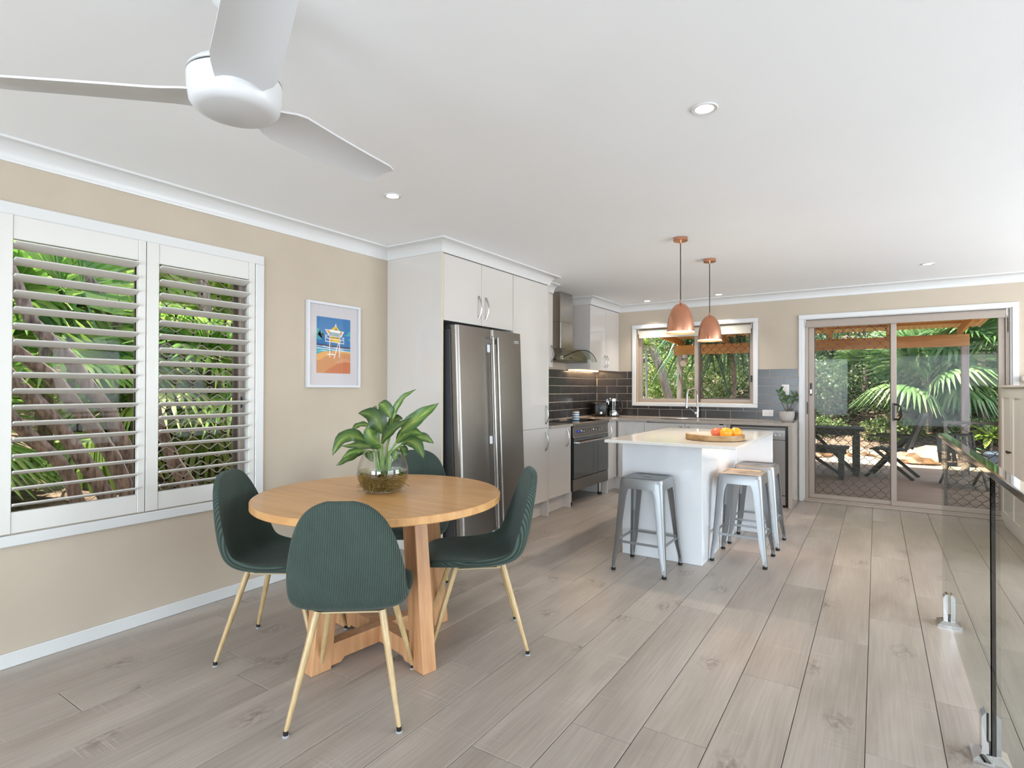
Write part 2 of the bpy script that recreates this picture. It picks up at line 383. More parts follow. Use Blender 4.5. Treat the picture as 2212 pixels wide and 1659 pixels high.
# splashback tiles
def tiles_wall(parent, horiz, x_or_y, rows, spans, pitch, first, second, excl=()):
    gb = nb(); th = .007
    for (a0, a1, z0, z1) in spans:
        if horiz: box(gb, a0, a1, x_or_y-.003, x_or_y, z0, z1)
        else: box(gb, x_or_y, x_or_y+.003, a0, a1, z0, z1)
    part('grout_bed', gb, grout, parent)
    for r in range(rows):
        zt = 1.508-r*.1; zb = zt-.0952
        st = first if r % 2 == 0 else second
        a = st-pitch*math.ceil((st-spans[0][0])/pitch)-pitch
        while a < 8:
            for (s0, s1, z0, z1) in spans:
                u0, u1 = max(a+.0026, s0+.001), min(a+pitch-.0026, s1-.001); v0, v1 = max(zb, z0+.001), min(zt, z1)
                if u1-u0 > .012 and v1-v0 > .012:
                    bm = nb()
                    if horiz: box(bm, u0, u1, x_or_y-th, x_or_y-.0031, v0, v1, .0012)
                    else: box(bm, x_or_y+.0031, x_or_y+th, u0, u1, v0, v1, .0012)
                    part('tile', bm, tilem, parent)
            a += pitch
tiles_wall(wall_left, False, .048, 6, [(5.05, 7.152, .905, 1.51)], .302, 7.01, 6.857)
tiles_wall(wall_back, True, D, 6, [(.056, .572, .905, 1.51), (.572, 2.139, .905, 1.048), (2.139, 2.572, .905, 1.51)], .2945, .209, .0616)

# ------------------------------------------------------------------ left window
w1 = sempty('window_1')
part('architrave', frame(nb(), 'x', 0, .02, .715, 2.132, .55, 2.124, .058, .004, wb=.052), trimw, w1)
bm = nb(); frame(bm, 'x', -.149, -.001, .781, 2.074, .608, 2.071, .012, 0); part('reveal', bm, trimw, w1)
bm = nb(); frame(bm, 'x', -.14, -.08, .793, 2.062, .62, 2.059, .035, .002); box(bm, -.13, -.085, 1.462, 1.50, .655, 2.024, .002); part('window_frame', bm, alu, w1)
bm = nb(); box(bm, -.098, -.094, .828, 1.462, .655, 2.024); part('pane', bm, pane, w1)
bm = nb(); box(bm, -.118, -.114, 1.50, 2.027, .655, 2.024); part('pane', bm, pane, w1)
bm = nb(); frame(bm, 'x', -.112, -.100, 1.432, 2.025, .657, 2.022, .03, .001); part('screen_frame', bm, alud, w1)
bm = nb(); box(bm, -.094, -.088, 1.444, 1.461, .656, 2.023); box(bm, -.094, -.088, .83, .845, .656, 2.023); part('seal', bm, black, w1)
def grille(a0, a1, z0, z1, pos, axis, px=.1, pz=.1, r=.0058):
    bm = nb()
    nstr = int(round((a1-a0)/(px/2)))
    def add(pts):
        for i in range(len(pts)-1):
            (u0, v0), (u1, v1) = pts[i], pts[i+1]
            dx, dz = u1-u0, v1-v0; L = math.hypot(dx, dz); nx, nz = -dz/L*r/2, dx/L*r/2
            q = []
            for dd in (-.004, .004):
                for (u, v) in ((u0-nx, v0-nz), (u1-nx, v1-nz), (u1+nx, v1+nz), (u0+nx, v0+nz)):
                    u = min(max(u, a0), a1)
                    q.append(bm.verts.new((pos+dd, u, v) if axis == 'x' else (u, pos+dd, v)))
            for f in ((0, 1, 2, 3), (7, 6, 5, 4), (0, 4, 5, 1), (3, 2, 6, 7)): bm.faces.new([q[k] for k in f])
    k = 0; u = a0
    while u < a1+.01:
        z = z0; pts = []; s = 1 if k % 2 == 0 else -1
        uu_ = u
        side = 0
        while z < z1:
            off = px/4 if (side % 2 == 0) == (s > 0) else -px/4
            pts.append((uu_+off, z)); z2 = min(z+pz*.14, z1); pts.append((uu_+off, z2)); z = z2+pz*.36; side += 1
        if len(pts) > 1: add(pts)
        u += px/2; k += 1
    return bm
part('security_grille', grille(1.525, 1.997, .687, 1.99, -.106, 'x', r=.0045), mat('roomlit_beige_grille', '8A7866', .45), w1)  # wires coloured lighter, room light falling on them put into the beige
bm = nb(); box(bm, -.1, -.075, 2.03, 2.045, 1.15, 1.22, .003); part('lock', bm, black, w1)

def shutter(y0, y1, label, stl, str_, rail_t=.11, rail_b=.097):
    t = thing('plantation_shutter', label, 'shutter', (0, (y0+y1)/2, .607), 0, 'plantation shutters in the left window')
    bm = nb(); box(bm, -.012, .017, y0, y0+stl, .609, 2.069, .002); part('stile', bm, shutm, t)
    bm = nb(); box(bm, -.012, .017, y1-str_, y1, .609, 2.069, .002); part('stile', bm, shutm, t)
    bm = nb(); box(bm, -.010, .014, y0+stl+.0005, y1-str_-.0005, 2.069-rail_t, 2.069, .002); part('rail', bm, shutm, t)
    bm = nb(); box(bm, -.010, .014, y0+stl+.0005, y1-str_-.0005, .609, .609+rail_b, .002); part('rail', bm, shutm, t)
    zt, zb, n = 1.935, .735, 17
    L = (y1-str_-.003)-(y0+stl+.003); first = None; cy = (y0+stl+y1-str_)/2
    for i in range(n):
        z = zt+(zb-zt)*i/(n-1)
        if first is None:
            bm = nb(); pr = []
            for k in range(20):
                a = 2*PI*k/20; ca = math.cos(a); sa = math.sin(a); pr.append((.0435*ca, .0050*math.copysign(abs(sa)**.45, sa)))
            prism(bm, pr, -L/2, L/2, 'xz'); bm.transform(Matrix.Rotation(math.radians(-15), 4, 'Y'))
            first = part('louvre', bm, shutm, t, w=False, smooth=True); first.location = (.0, cy-(y0+y1)/2, z-.607)
        else: inst(first, t, (.0, cy-(y0+y1)/2, z-.607))
    return t
# left shutter first two stiles: the post at the frame and the panel stile
shutter(.795, 1.438, 'left white plantation shutter panel, in the window nearest the picture edge', .088, .036)
shutter(1.442, 2.07, 'right white plantation shutter panel, behind the green chair and diamond grille', .062, .040)

# ------------------------------------------------------------------ kitchen window
w2 = sempty('window_2')
part('architrave', frame(nb(), 'y', D-.018, D, .573, 2.138, 1.049, 2.125, .052, .004, wb=.045), trimw, w2)
bm = nb(); frame(bm, 'y', D+.001, D+.149, .626, 2.089, 1.095, 2.078, .012, 0); part('reveal', bm, mat('tan_painted_reveal', 'B9A38C', .6), w2)
bm = nb(); frame(bm, 'y', D+.07, D+.13, .639, 2.076, 1.108, 2.065, .038, .002); box(bm, 1.375, 1.43, D+.068, D+.12, 1.12, 2.06, .002); part('window_frame', bm, alu, w2)
bm = nb(); box(bm, .678, 1.375, D+.10, D+.104, 1.147, 2.026); part('pane', bm, pane, w2)
bm = nb(); box(bm, 1.43, 2.037, D+.084, D+.088, 1.147, 2.026); part('pane', bm, pane, w2)
bm = nb(); frame(bm, 'y', D+.104, D+.118, 1.43, 2.037, 1.147, 2.026, .018, .001); box(bm, 1.43, 1.447, D+.06, D+.068, 1.11, 2.06); part('screen_frame', bm, alud, w2)
part('security_grille', grille(1.45, 2.02, 1.165, 2.01, D+.111, 'y'), meshm, w2)
bm = nb(); box(bm, 2.045, 2.065, D+.045, D+.069, 1.36, 1.44, .004); part('lock', bm, dgrey, w2)
t = thing('roller_blind', 'cream roller blind rolled up above the kitchen window', 'blind', (1.36, D+.04, 1.95))
bm = nb(); tube(bm, [(.66, D+.035, 2.035), (2.06, D+.035, 2.035)], .026, 20); part('roll', bm, blindc, t, smooth=True)
bm = nb(); box(bm, .66, 2.06, D+.010, D+.013, 1.955, 2.04); part('fabric', bm, blindc, t)
bm = nb(); box(bm, .66, 2.06, D+.006, D+.017, 1.945, 1.957, .002); part('bottom_bar', bm, blindc, t)
for x in (.646, 2.06):
    bm = nb(); box(bm, x, x+.012, D+.005, D+.065, 2.0, 2.064, .003); part('bracket', bm, trimw, t)
bm = nb()
for i in range(60): lathe(bm, [(0, -.003), (.0025, 0), (0, .003)], 5, (2.072, D+.02, 1.99-i*.0135))
for i in range(60): lathe(bm, [(0, -.003), (.0025, 0), (0, .003)], 5, (2.072, D+.03, 1.99-i*.0135))
part('chain', bm, blindc, t, kind='stuff')

# ------------------------------------------------------------------ sliding door
d1 = sempty('door_1')
bm = nb(); frame(bm, 'y', D-.018, D, 2.573, 4.468, 0.0005, 2.121, .05, .004, sides='LRT'); part('architrave', bm, trimw, d1)
bm = nb(); frame(bm, 'y', D+.001, D+.149, 2.621, 4.419, .001, 2.079, .014, 0, sides='LRT'); part('reveal', bm, trimw, d1)
bm = nb(); frame(bm, 'y', D+.02, D+.14, 2.636, 4.404, .004, 2.064, .03, .002, wb=.03); part('door_frame', bm, alu, d1)
bm = nb(); box(bm, 2.62, 4.42, D-.02, D+.02, .0008, .022, .003); part('threshold', bm, alu, d1)
def leaf(a0, a1, y0, y1, nm, m, st=.055, wb=.07):
    return part(nm, frame(nb(), 'y', y0, y1, a0, a1, .035, 2.032, st, .003, wb=wb), m, d1)
leaf(2.667, 3.50, D+.075, D+.105, 'sliding_panel', alu, wb=.045)
leaf(3.447, 4.372, D+.040, D+.070, 'sliding_panel', alu, .05, .05)
bm = nb(); box(bm, 2.722, 3.445, D+.088, D+.093, .08, 1.977); part('pane', bm, pane, d1)
bm = nb(); box(bm, 3.497, 4.322, D+.053, D+.058, .085, 1.982); part('pane', bm, pane, d1)
bm = nb(); frame(bm, 'y', D+.112, D+.128, 2.70, 3.47, .04, 2.03, .03, .001); part('screen_frame', bm, alud, d1)
part('security_grille', grille(2.73, 3.44, .07, 2.0, D+.12, 'y'), meshm, d1)
bm = nb(); frame(bm, 'y', D+.112, D+.128, 3.9, 4.40, .04, .95, .03, .001); part('screen_frame', bm, alud, d1)
part('security_grille', grille(3.93, 4.37, .07, .93, D+.12, 'y'), meshm, d1)
bm = nb(); box(bm, 3.462, 3.478, D+.012, D+.040, 0.0+.94, 1.13, .004)
tube(bm, [(3.478, D+.02, .955), (3.515, D-.015, .96), (3.535, D-.02, .99), (3.535, D-.02, 1.08), (3.515, D-.015, 1.11), (3.478, D+.02, 1.115)], .010, 10)
part('handle', bm, black, d1, smooth=True)
bm = nb(); box(bm, 2.682, 2.702, D+.062, D+.076, 1.20, 1.345, .008, 2); part('lock', bm, dgrey, d1)
bm = nb(); box(bm, 2.684, 2.698, D+.055, D+.063, 1.22, 1.275, .005, 2); part('latch', bm, chrome, d1)
bm = nb(); box(bm, 2.65, 2.664, D+.018, D+.03, .99, 1.13, .002); part('strike', bm, dgrey, d1)
bm = nb(); box(bm, 4.385, 4.40, D+.02, D+.04, 1.83, 1.98, .003); part('stop', bm, black, d1)
t = thing('roller_blind', 'taupe roller blind rolled up above the sliding glass door', 'blind', (3.52, D+.03, 1.98))
bm = nb(); tube(bm, [(2.645, D+.022, 2.028), (4.375, D+.022, 2.028)], .035, 24); part('roll', bm, blindm, t, smooth=True)
bm = nb(); box(bm, 2.65, 4.37, D-.013, D-.008, 1.975, 2.03, .001); part('fabric', bm, blindm, t)
for x in (2.636, 4.375):
    bm = nb(); box(bm, x, x+.01, D-.01, D+.05, 1.99, 2.064, .003); part('bracket', bm, trimw, t)
bm = nb()
for i in range(85):
    for yy in (.0, .012): lathe(bm, [(0, -.003), (.0028, 0), (0, .003)], 5, (4.394, D+.005+yy, 2.0-i*.0135))
part('chain', bm, blindc, t, kind='stuff')

# ================================================================== KITCHEN JOINERY
def handle(parent, x, y, z0, z1, face='x', m=steel_l):
    # bowed bar handle standing off a door; face 'x' = door faces +x, 'y' = door faces -y
    zm = (z0+z1)/2; h = (z1-z0)/2; pts = []
    for k in range(9):
        a = -1+2*k/8; off = .030*(1-a*a)+.0
        pts.append((x+off+.003, y, zm+a*h) if face == 'x' else (x, y-off-.003, zm+a*h))
    bm = nb(); tube(bm, pts, [.007, .006, .0055, .005, .005, .005, .0055, .006, .007], 8)
    return part('handle', bm, m, parent, smooth=True)
def door(parent, bxs, m=cabm, name='door', lab=None):
    x0, x1, y0, y1, z0, z1 = bxs
    bm = nb(); box(bm, x0, x1, y0, y1, z0, z1, .0015); return part(name, bm, m, parent, label=lab)
XF = .573
t = thing('cabinet_end_panel', 'tall white end panel between the beige wall and the refrigerator', 'panel', (.29, 3.239, 0))
bm = nb(); box(bm, 0.001, XF, 3.228, 3.250, .001, 2.399, .001); part('panel', bm, cabm, t)
bm = nb(); box(bm, XF, XF+.0015, 3.2285, 3.2495, .001, 2.307); part('edge_strip', bm, mat('cream_edge_strip', 'CBBFA9', .5), t)
t = thing('overhead_cabinet', 'white two door cabinet above the stainless steel refrigerator', 'cabinet', (.29, 3.73, 1.80))
bm = nb(); box(bm, .001, XF-.02, 3.2505, 4.2195, 1.801, 2.399); part('carcass', bm, cabe, t)
dd = door(t, (XF-.0195, XF, 3.254, 3.737, 1.795, 2.303)); handle(dd, XF, 3.695, 1.845, 2.035)
dd = door(t, (XF-.0195, XF, 3.741, 4.216, 1.795, 2.303)); handle(dd, XF, 3.795, 1.845, 2.035)
t = thing('pantry_cabinet', 'tall white pantry cabinet to the right of the refrigerator', 'cabinet', (.29, 4.55, 0))
bm = nb(); box(bm, .001, XF-.02, 4.220, 4.854, .16, 2.399); part('carcass', bm, cabe, t)
bm = nb(); box(bm, .001, XF-.001, 4.856, 4.877, .001, 2.399, .001); part('end_panel', bm, cabm, t)
bm = nb(); box(bm, .45, .49, 4.225, 4.855, .001, .158); part('kickboard', bm, cabm, t)
dd = door(t, (XF-.0195, XF, 4.224, 4.852, .888, 2.303)); handle(dd, XF, 4.812, .925, 1.105)
dd = door(t, (XF-.0195, XF, 4.224, 4.852, .163, .884)); handle(dd, XF, 4.812, .66, .845)
t = thing('base_cabinet', 'white single door base cabinet between the pantry and the oven', 'cabinet', (.29, 5.12, 0))
bm = nb(); box(bm, .05, XF-.02, 4.878, 5.340, .16, .874); part('carcass', bm, cabe, t)
bm = nb(); box(bm, .05, XF-.001, 5.342, 5.360, .001, .874, .001); part('end_panel', bm, cabm, t)
bm = nb(); box(bm, .45, .49, 4.879, 5.341, .001, .158); part('kickboard', bm, cabm, t)
dd = door(t, (XF-.0195, XF, 4.881, 5.338, .167, .872)); handle(dd, XF, 5.262, .665, .845)
solo('worktop', box(nb(), .05, .60, 4.8775, 5.368, .8745, .902, .002), benchs, 'short grey stone worktop between the pantry and the cooktop', 'worktop')
t = thing('base_cabinet', 'white corner base cabinet to the right of the oven', 'cabinet', (.3, 6.7, 0))
bm = nb(); box(bm, .05, XF-.02, 6.348, 7.15, .16, .873); part('carcass', bm, cabe, t)
bm = nb(); box(bm, .05, XF-.001, 6.328, 6.346, .001, .873, .001); part('end_panel', bm, cabm, t)
bm = nb(); box(bm, .45, .50, 6.347, 6.72, .001, .158); part('kickboard', bm, cabm, t)
dd = door(t, (XF-.0195, XF, 6.349, 6.615, .167, .868)); handle(dd, XF, 6.392, .66, .84)
YF = 6.62
t = thing('sink_cabinet', 'white base cabinet run under the kitchen window and sink', 'cabinet', (1.25, 6.9, 0))
bm = nb(); box(bm, XF+.001, 1.925, YF+.02, 7.15, .16, .70); box(bm, XF+.001, .95, YF+.02, 7.15, .70, .873); box(bm, 1.86, 1.925, YF+.02, 7.15, .70, .873); part('carcass', bm, cabe, t)
bm = nb(); box(bm, .501, 1.925, YF+.08, YF+.11, .001, .158); part('kickboard', bm, cabm, t)
door(t, (.597, .928, YF, YF+.0195, .165, .862))
for (a, b, k) in ((.932, 1.424, 1.385), (1.428, 1.915, 1.47)):
    dd = door(t, (a, b, YF, YF+.0195, .165, .862)); bm = nb(); frame(bm, 'y', YF-.018, YF, k-.016, k+.016, .80, .832, .009, .001); part('handle', bm, steel_l, dd)
bm = nb(); box(bm, 1.918, 1.940, YF-.02, 7.15, .001, .873, .001); part('end_panel', bm, benchs, t)
# L shaped worktop with waterfall end
t = thing('worktop', 'long grey stone worktop under the kitchen window with a waterfall end', 'worktop', (1.4, 6.9, .875))
bm = nb(); box(bm, .05, .60, 6.335, 6.5999, .8745, .905, .002); box(bm, .05, .97, 6.60, 7.151, .8745, .905, .002)
box(bm, .97, 1.80, 6.60, 6.70, .8745, .905, .002); box(bm, .97, 1.80, 7.02, 7.151, .8745, .905, .002); box(bm, 1.80, 2.566, 6.60, 7.151, .8745, .905, .002); part('top', bm, benchs, t)
bm = nb(); box(bm, 2.528, 2.566, 6.60, 7.151, .001, .8744, .002); part('waterfall_panel', bm, benchs, t)
t = thing('kitchen_sink', 'stainless steel sink set into the worktop under the window', 'sink', (1.38, 6.86, .72))
bm = nb(); frame(bm, 'z' if False else 'y', 0, 0, 0, 0, 0, 0, 0, 0, sides='') if False else None
box(bm, .971, 1.799, 6.701, 6.706, .72, .9); box(bm, .971, 1.799, 7.014, 7.019, .72, .9); box(bm, .971, .976, 6.706, 7.014, .72, .9); box(bm, 1.794, 1.799, 6.706, 7.014, .72, .9); box(bm, .976, 1.794, 6.706, 7.014, .72, .725); box(bm, 1.36, 1.37, 6.706, 7.014, .725, .88)
part('basin', bm, steel_l, t)
t = thing('sink_tap', 'chrome gooseneck kitchen tap in front of the window', 'tap', (1.455, 7.075, .905))
bm = nb(); lathe(bm, [(.026, 0), (.026, .008), (.019, .012), (.019, .10), (.015, .12), (.015, .15), (.012, .155), (0, .155)], 20, (1.455, 7.075, .905)); part('base', bm, chrome, t, smooth=True)
bm = nb(); pts = [(1.455, 7.075, 1.05), (1.455, 7.07, 1.2)]
for k in range(9):
    a = PI*k/8; pts.append((1.415+.04*math.cos(a), 7.075-.09*(1-math.cos(a))/1.0, 1.2+.085*math.sin(a)))
pts.append((1.375, 6.89, 1.12)); tube(bm, pts, .0105, 12); part('spout', bm, chrome, t, smooth=True)
bm = nb(); tube(bm, [(1.375, 6.89, 1.125), (1.375, 6.885, 1.04)], .015, 12); part('spray_head', bm, chrome, t, smooth=True)
bm = nb(); tube(bm, [(1.455, 7.075, .975), (1.42, 7.045, .975)], .019, 14); tube(bm, [(1.425, 7.05, .98), (1.365, 7.01, 1.045)], .0045, 8); part('lever', bm, chrome, t, smooth=True)
# upper cabinets
t = thing('wall_cabinet', 'narrow sliver of white wall cabinet between pantry and range hood', 'cabinet', (.2, 5.1, 1.515))
bm = nb(); box(bm, .05, .353, 4.878, 5.318, 1.515, 2.399); part('carcass', bm, cabm, t)
dd = door(t, (.3535, .373, 4.90, 5.318, 1.507, 2.303)); handle(dd, .373, 5.28, 1.56, 1.74)
t = thing('wall_cabinet', 'white double door wall cabinet in the corner beside the range hood', 'cabinet', (.2, 6.7, 1.515))
bm = nb(); box(bm, .05, .363, 6.245, 7.158, 1.515, 2.399); part('carcass', bm, cabm, t)
dd = door(t, (.3635, .383, 6.248, 6.70, 1.507, 2.303)); handle(dd, .383, 6.665, 1.55, 1.70)
dd = door(t, (.3635, .383, 6.704, 7.155, 1.507, 2.303)); handle(dd, .383, 6.74, 1.55, 1.70)
t = thing('led_strip', 'warm glowing light strip under the corner wall cabinet', 'light strip', (.06, 6.7, 1.5))
bm = nb(); box(bm, .075, .090, 6.26, 7.13, 1.505, 1.514); part('diffuser', bm, ledm, t)
bm = nb(); box(bm, .070, .0745, 6.26, 7.13, 1.503, 1.5145); part('channel', bm, alu, t)
a_ = area('cabinet_led_glow', (.10, 6.7, 1.50), (.10, 6.7, 0), .02, .86, 4, (1, .72, .45))

# range hood
t = thing('range_hood', 'stainless steel range hood with curved glass canopy above the oven', 'range hood', (.2, 5.84, 1.6))
bm = nb(); box(bm, .05, .27, 5.69, 6.00, 1.74, 2.05, .003); part('flue', bm, steel_l, t)
bm = nb(); box(bm, .052, .267, 5.693, 5.997, 2.0505, 2.399, .002); part('flue', bm, steel_l, t)
bm = nb()
prism(bm, [(5.42, 1.60), (6.27, 1.60), (6.27, 1.62), (6.02, 1.738), (5.67, 1.738), (5.42, 1.62)], .05, .36, 'yz')
part('body', bm, steel_l, t)
bm = nb(); box(bm, .36, .375, 5.55, 6.13, 1.605, 1.645, .002); part('control_panel', bm, steel_l, t)
bm = nb(); box(bm, .0605, .35, 5.45, 6.24, 1.592, 1.5995); part('filter', bm, steel, t)
bm = nb(); V = []
for i in range(25):
    a = -1+2*i/24; yy = 5.845+.46*a; zz = 1.715-.115*a*a; row = []
    for j in range(2):
        for dz in (0, .006): row.append(bm.verts.new((.06+j*(.44-.06*a*a), yy, zz+dz)))
    V.append(row)
for i in range(24):
    A, B = V[i], V[i+1]
    for f in ((A[0], A[2], B[2], B[0]), (A[1], B[1], B[3], A[3]), (A[0], B[0], B[1], A[1]), (A[2], A[3], B[3], B[2])): bm.faces.new(f)
bm.faces.new((V[0][0], V[0][1], V[0][3], V[0][2])); bm.faces.new((V[24][0], V[24][2], V[24][3], V[24][1]))
bmesh.ops.recalc_face_normals(bm, faces=bm.faces)
canopy = part('glass_canopy', bm, glass('hood_glass', (.86, .89, .86), .35), t, smooth=True)
bm = nb(); pts = [(.502-.06*(-1+2*i/24)**2, 5.845+.46*(-1+2*i/24), 1.718-.115*(-1+2*i/24)**2) for i in range(25)]
tube(bm, pts, .0035, 6); part('glass_edge', bm, edgeg, canopy, smooth=True)
bm = nb(); box(bm, .3752, .3758, 5.72, 5.74, 1.618, 1.632); box(bm, .3752, .3758, 5.745, 5.80, 1.621, 1.628); part('logo', bm, black, t)

# oven
t = thing('oven', 'stainless steel freestanding oven with mirrored glass door and seven knobs', 'oven', (.3, 5.845, 0))
O0, O1 = 5.392, 6.318
bm = nb(); box(bm, .055, .56, O0+.005, O1-.005, .165, .86); part('body', bm, dgrey, t)
bm = nb(); box(bm, .055, .60, O0, O1, .861, .897, .003); part('cooktop_frame', bm, steel, t)
bm = nb(); box(bm, .075, .565, O0+.02, O1-.02, .8972, .903, .002); part('cooktop_glass', bm, blackg, t)
bm = nb(); box(bm, .5605, .585, O0, O1, .748, .860, .003); cp = part('control_panel', bm, steel, t)
bm = nb(); box(bm, .585, .596, O0, O1, .741, .750, .002); part('trim_strip', bm, chrome, t)
bm = nb(); box(bm, .5855, .587, O0+.085, O0+.145, .79, .822); dsp = part('display', bm, black, cp)
bm = nb(); box(bm, .5872, .5876, O0+.10, O0+.13, .797, .815); part('digits', bm, emis('blue_display', '2A35FF', 2.5), cp)
for i, yy in enumerate((5.60, 5.66, 5.72, 5.78, 5.91, 5.99, 6.05)):
    bm = nb(); lathe(bm, [(.021, 0), (.021, .005), (.017, .008), (.015, .032), (0, .033)], 16); bm.transform(Matrix.Translation((.5855, yy, .806)) @ Matrix.Rotation(PI/2, 4, 'Y'))
    part('knob', bm, steel_l, t, smooth=True)
bm = nb(); box(bm, .5605, .592, O0+.004, O1-.004, .300, .738, .003); dr = part('door', bm, mat('mirrored_oven_glass', '4A4F4E', .06, .55, coat=1), t)
bm = nb(); box(bm, .5924, .593, O0+.62, O0+.623, .300, .738); part('seam', bm, dgrey, dr)
bm = nb(); tube(bm, [(.625, O0+.05, .690), (.625, O1-.05, .690)], .010, 12); box(bm, .592, .632, O0+.035, O0+.075, .68, .70, .003); box(bm, .592, .632, O1-.075, O1-.035, .68, .70, .003); part('handle', bm, chrome, dr, smooth=True)
bm = nb(); box(bm, .5605, .588, O0, O1, .165, .292, .003); part('drawer', bm, steel, t)
for yy in (O0+.06, O1-.09):
    for xx in (.12, .515):
        bm = nb(); lathe(bm, [(0, .001), (.024, .001), (.024, .035), (0, .035)], 18, (xx, yy, 0)); lg = part('foot', bm, rubber, t, smooth=True)
        bm = nb(); lathe(bm, [(.021, .035), (.021, .165), (0, .165)], 18, (xx, yy, 0)); part('leg', bm, steel_l, t, smooth=True)

# dishwasher
t = thing('dishwasher', 'stainless steel dishwasher at the right end of the kitchen bench', 'dishwasher', (2.23, 6.85, 0))
bm = nb(); box(bm, 1.943, 2.525, YF+.025, 7.14, .01, .868); part('body', bm, black, t)
bm = nb(); box(bm, 1.955, 2.50, YF, YF+.0245, .835, .857, .003); part('top_trim', bm, chrome, t)
bm = nb(); box(bm, 1.955, 2.50, YF-.003, YF+.0245, .725, .832, .003); cp = part('control_panel', bm, steel_l, t)
bm = nb(); box(bm, 1.955, 2.50, YF-.003, YF+.0245, .13, .722, .003); part('door', bm, steel_l, t)
bm = nb(); box(bm, 1.955, 2.50, YF+.006, YF+.0245, .025, .125, .003); part('kick_plate', bm, steel_l, t)
for x in (2.13, 2.21, 2.40, 2.44):
    bm = nb(); lathe(bm, [(.010, 0), (.010, .006), (0, .007)], 12); bm.transform(Matrix.Translation((x, YF-.003, .77)) @ Matrix.Rotation(PI/2, 4, 'X')); part('knob', bm, chrome, cp, smooth=True)
bm = nb()
for x in (2.12, 2.14, 2.20, 2.22, 2.39, 2.41, 2.44, 2.46): box(bm, x, x+.010, YF-.0036, YF-.0031, .792, .795)
part('markings', bm, dgrey, cp)

# refrigerator (leans back slightly)
t = thing('refrigerator', 'stainless steel side by side refrigerator in the white cabinet recess', 'refrigerator', (.35, 3.75, 0))
LEAN = Matrix.Translation((0, 0, 0)) @ Matrix.Shear('YZ', 4, (0, 0)) if False else Matrix(((1, 0, -.0385, .737), (0, 1, 0, 0), (0, 0, 1, 0), (0, 0, 0, 1)))
def fr(name, bm, m, parent, **k):
    bm.transform(LEAN); return part(name, bm, m, parent, **k)
bm = nb(); box(bm, -.65, -.065, 3.285, 4.200, .02, 1.73, .004); fr('body', bm, mat('fridge_grey_side', '3C3C3F', .4), t)
bm = nb(); box(bm, -.12, -.06, 3.29, 4.2, 1.7305, 1.765, .004); fr('hinge_cover', bm, dgrey, t)
def fdoor(y0, y1):
    bm = nb(); pr = []
    R = .028
    for k in range(7):
        a = PI/2*k/6; pr.append((-R+R*math.sin(a), y0+R-R*math.cos(a)))
    for k in range(7):
        a = PI/2*k/6; pr.append((-R+R*math.cos(a), y1-R+R*math.sin(a)))
    pr = [(-.062, y0)]+pr+[(-.062, y1)]
    prism(bm, pr, .035, 1.76, 'xy'); return bm
dl = fr('door', fdoor(3.295, 3.742), steel, t, smooth=True); drr = fr('door', fdoor(3.750, 4.205), steel, t, smooth=True)
for (yy, p_) in ((3.715, dl), (3.782, drr)):
    bm = nb(); box(bm, .022, .045, yy-.011, yy+.011, .09, 1.70, .006, 2); box(bm, -.002, .024, yy-.008, yy+.008, .10, .14); box(bm, -.002, .024, yy-.008, yy+.008, 1.64, 1.68); fr('handle', bm, mat('handle_grey', '9B9690', .3, .8), p_)
for z in (1.60, .86, .10):
    bm = nb(); box(bm, .001, .014, 3.668, 3.70, z-.032, z+.032, .003); fr('child_lock', bm, mat('white_plastic', 'D9DBDE', .4), dl, label='white child lock tab')
bm = nb(); box(bm, .0005, .003, 4.075, 4.15, 1.668, 1.690, .001); bd = fr('badge', bm, mat('badge_grey', 'B9B6B2', .4), drr)
bm = nb(); box(bm, .0032, .0036, 4.100, 4.142, 1.675, 1.680); box(bm, .0032, .0036, 4.080, 4.090, 1.672, 1.686); fr('logo', bm, dgrey, drr)

# island
t = thing('kitchen_island', 'white stone kitchen island with waterfall end in the middle of the kitchen', 'kitchen island', (1.98, 4.75, 0))
bm = nb(); box(bm, 1.64, 2.56, 3.815, 5.365, .880, .902, .002); part('top', bm, stone, t)
bm = nb(); box(bm, 1.66, 2.266, 4.115, 4.137, .001, .8795, .001); part('front_panel', bm, islandw, t)
bm = nb(); box(bm, 2.246, 2.266, 4.1375, 5.338, .001, .8795, .001); part('side_panel', bm, islandw, t)
bm = nb(); box(bm, 1.66, 2.555, 5.34, 5.362, .001, .8795, .001); part('end_panel', bm, islandw, t)
bm = nb(); box(bm, 1.66, 1.68, 4.1375, 5.338, .12, .8795, .001); box(bm, 1.68, 2.245, 4.1375, 5.338, .10, .12); part('carcass', bm, cabm, t)
t = thing('led_strip', 'warm light strip hidden under the overhang of the island top', 'light strip', (2.29, 4.7, .87))
bm = nb(); box(bm, 2.27, 2.282, 4.16, 5.32, .872, .8795); part('diffuser', bm, ledm, t)
bm = nb(); box(bm, 2.282, 2.286, 4.16, 5.32, .868, .8795); part('channel', bm, alu, t)
area('island_led_glow', (2.32, 4.74, .868), (2.36, 4.74, 0), .03, 1.15, 4.2, (1, .60, .30))

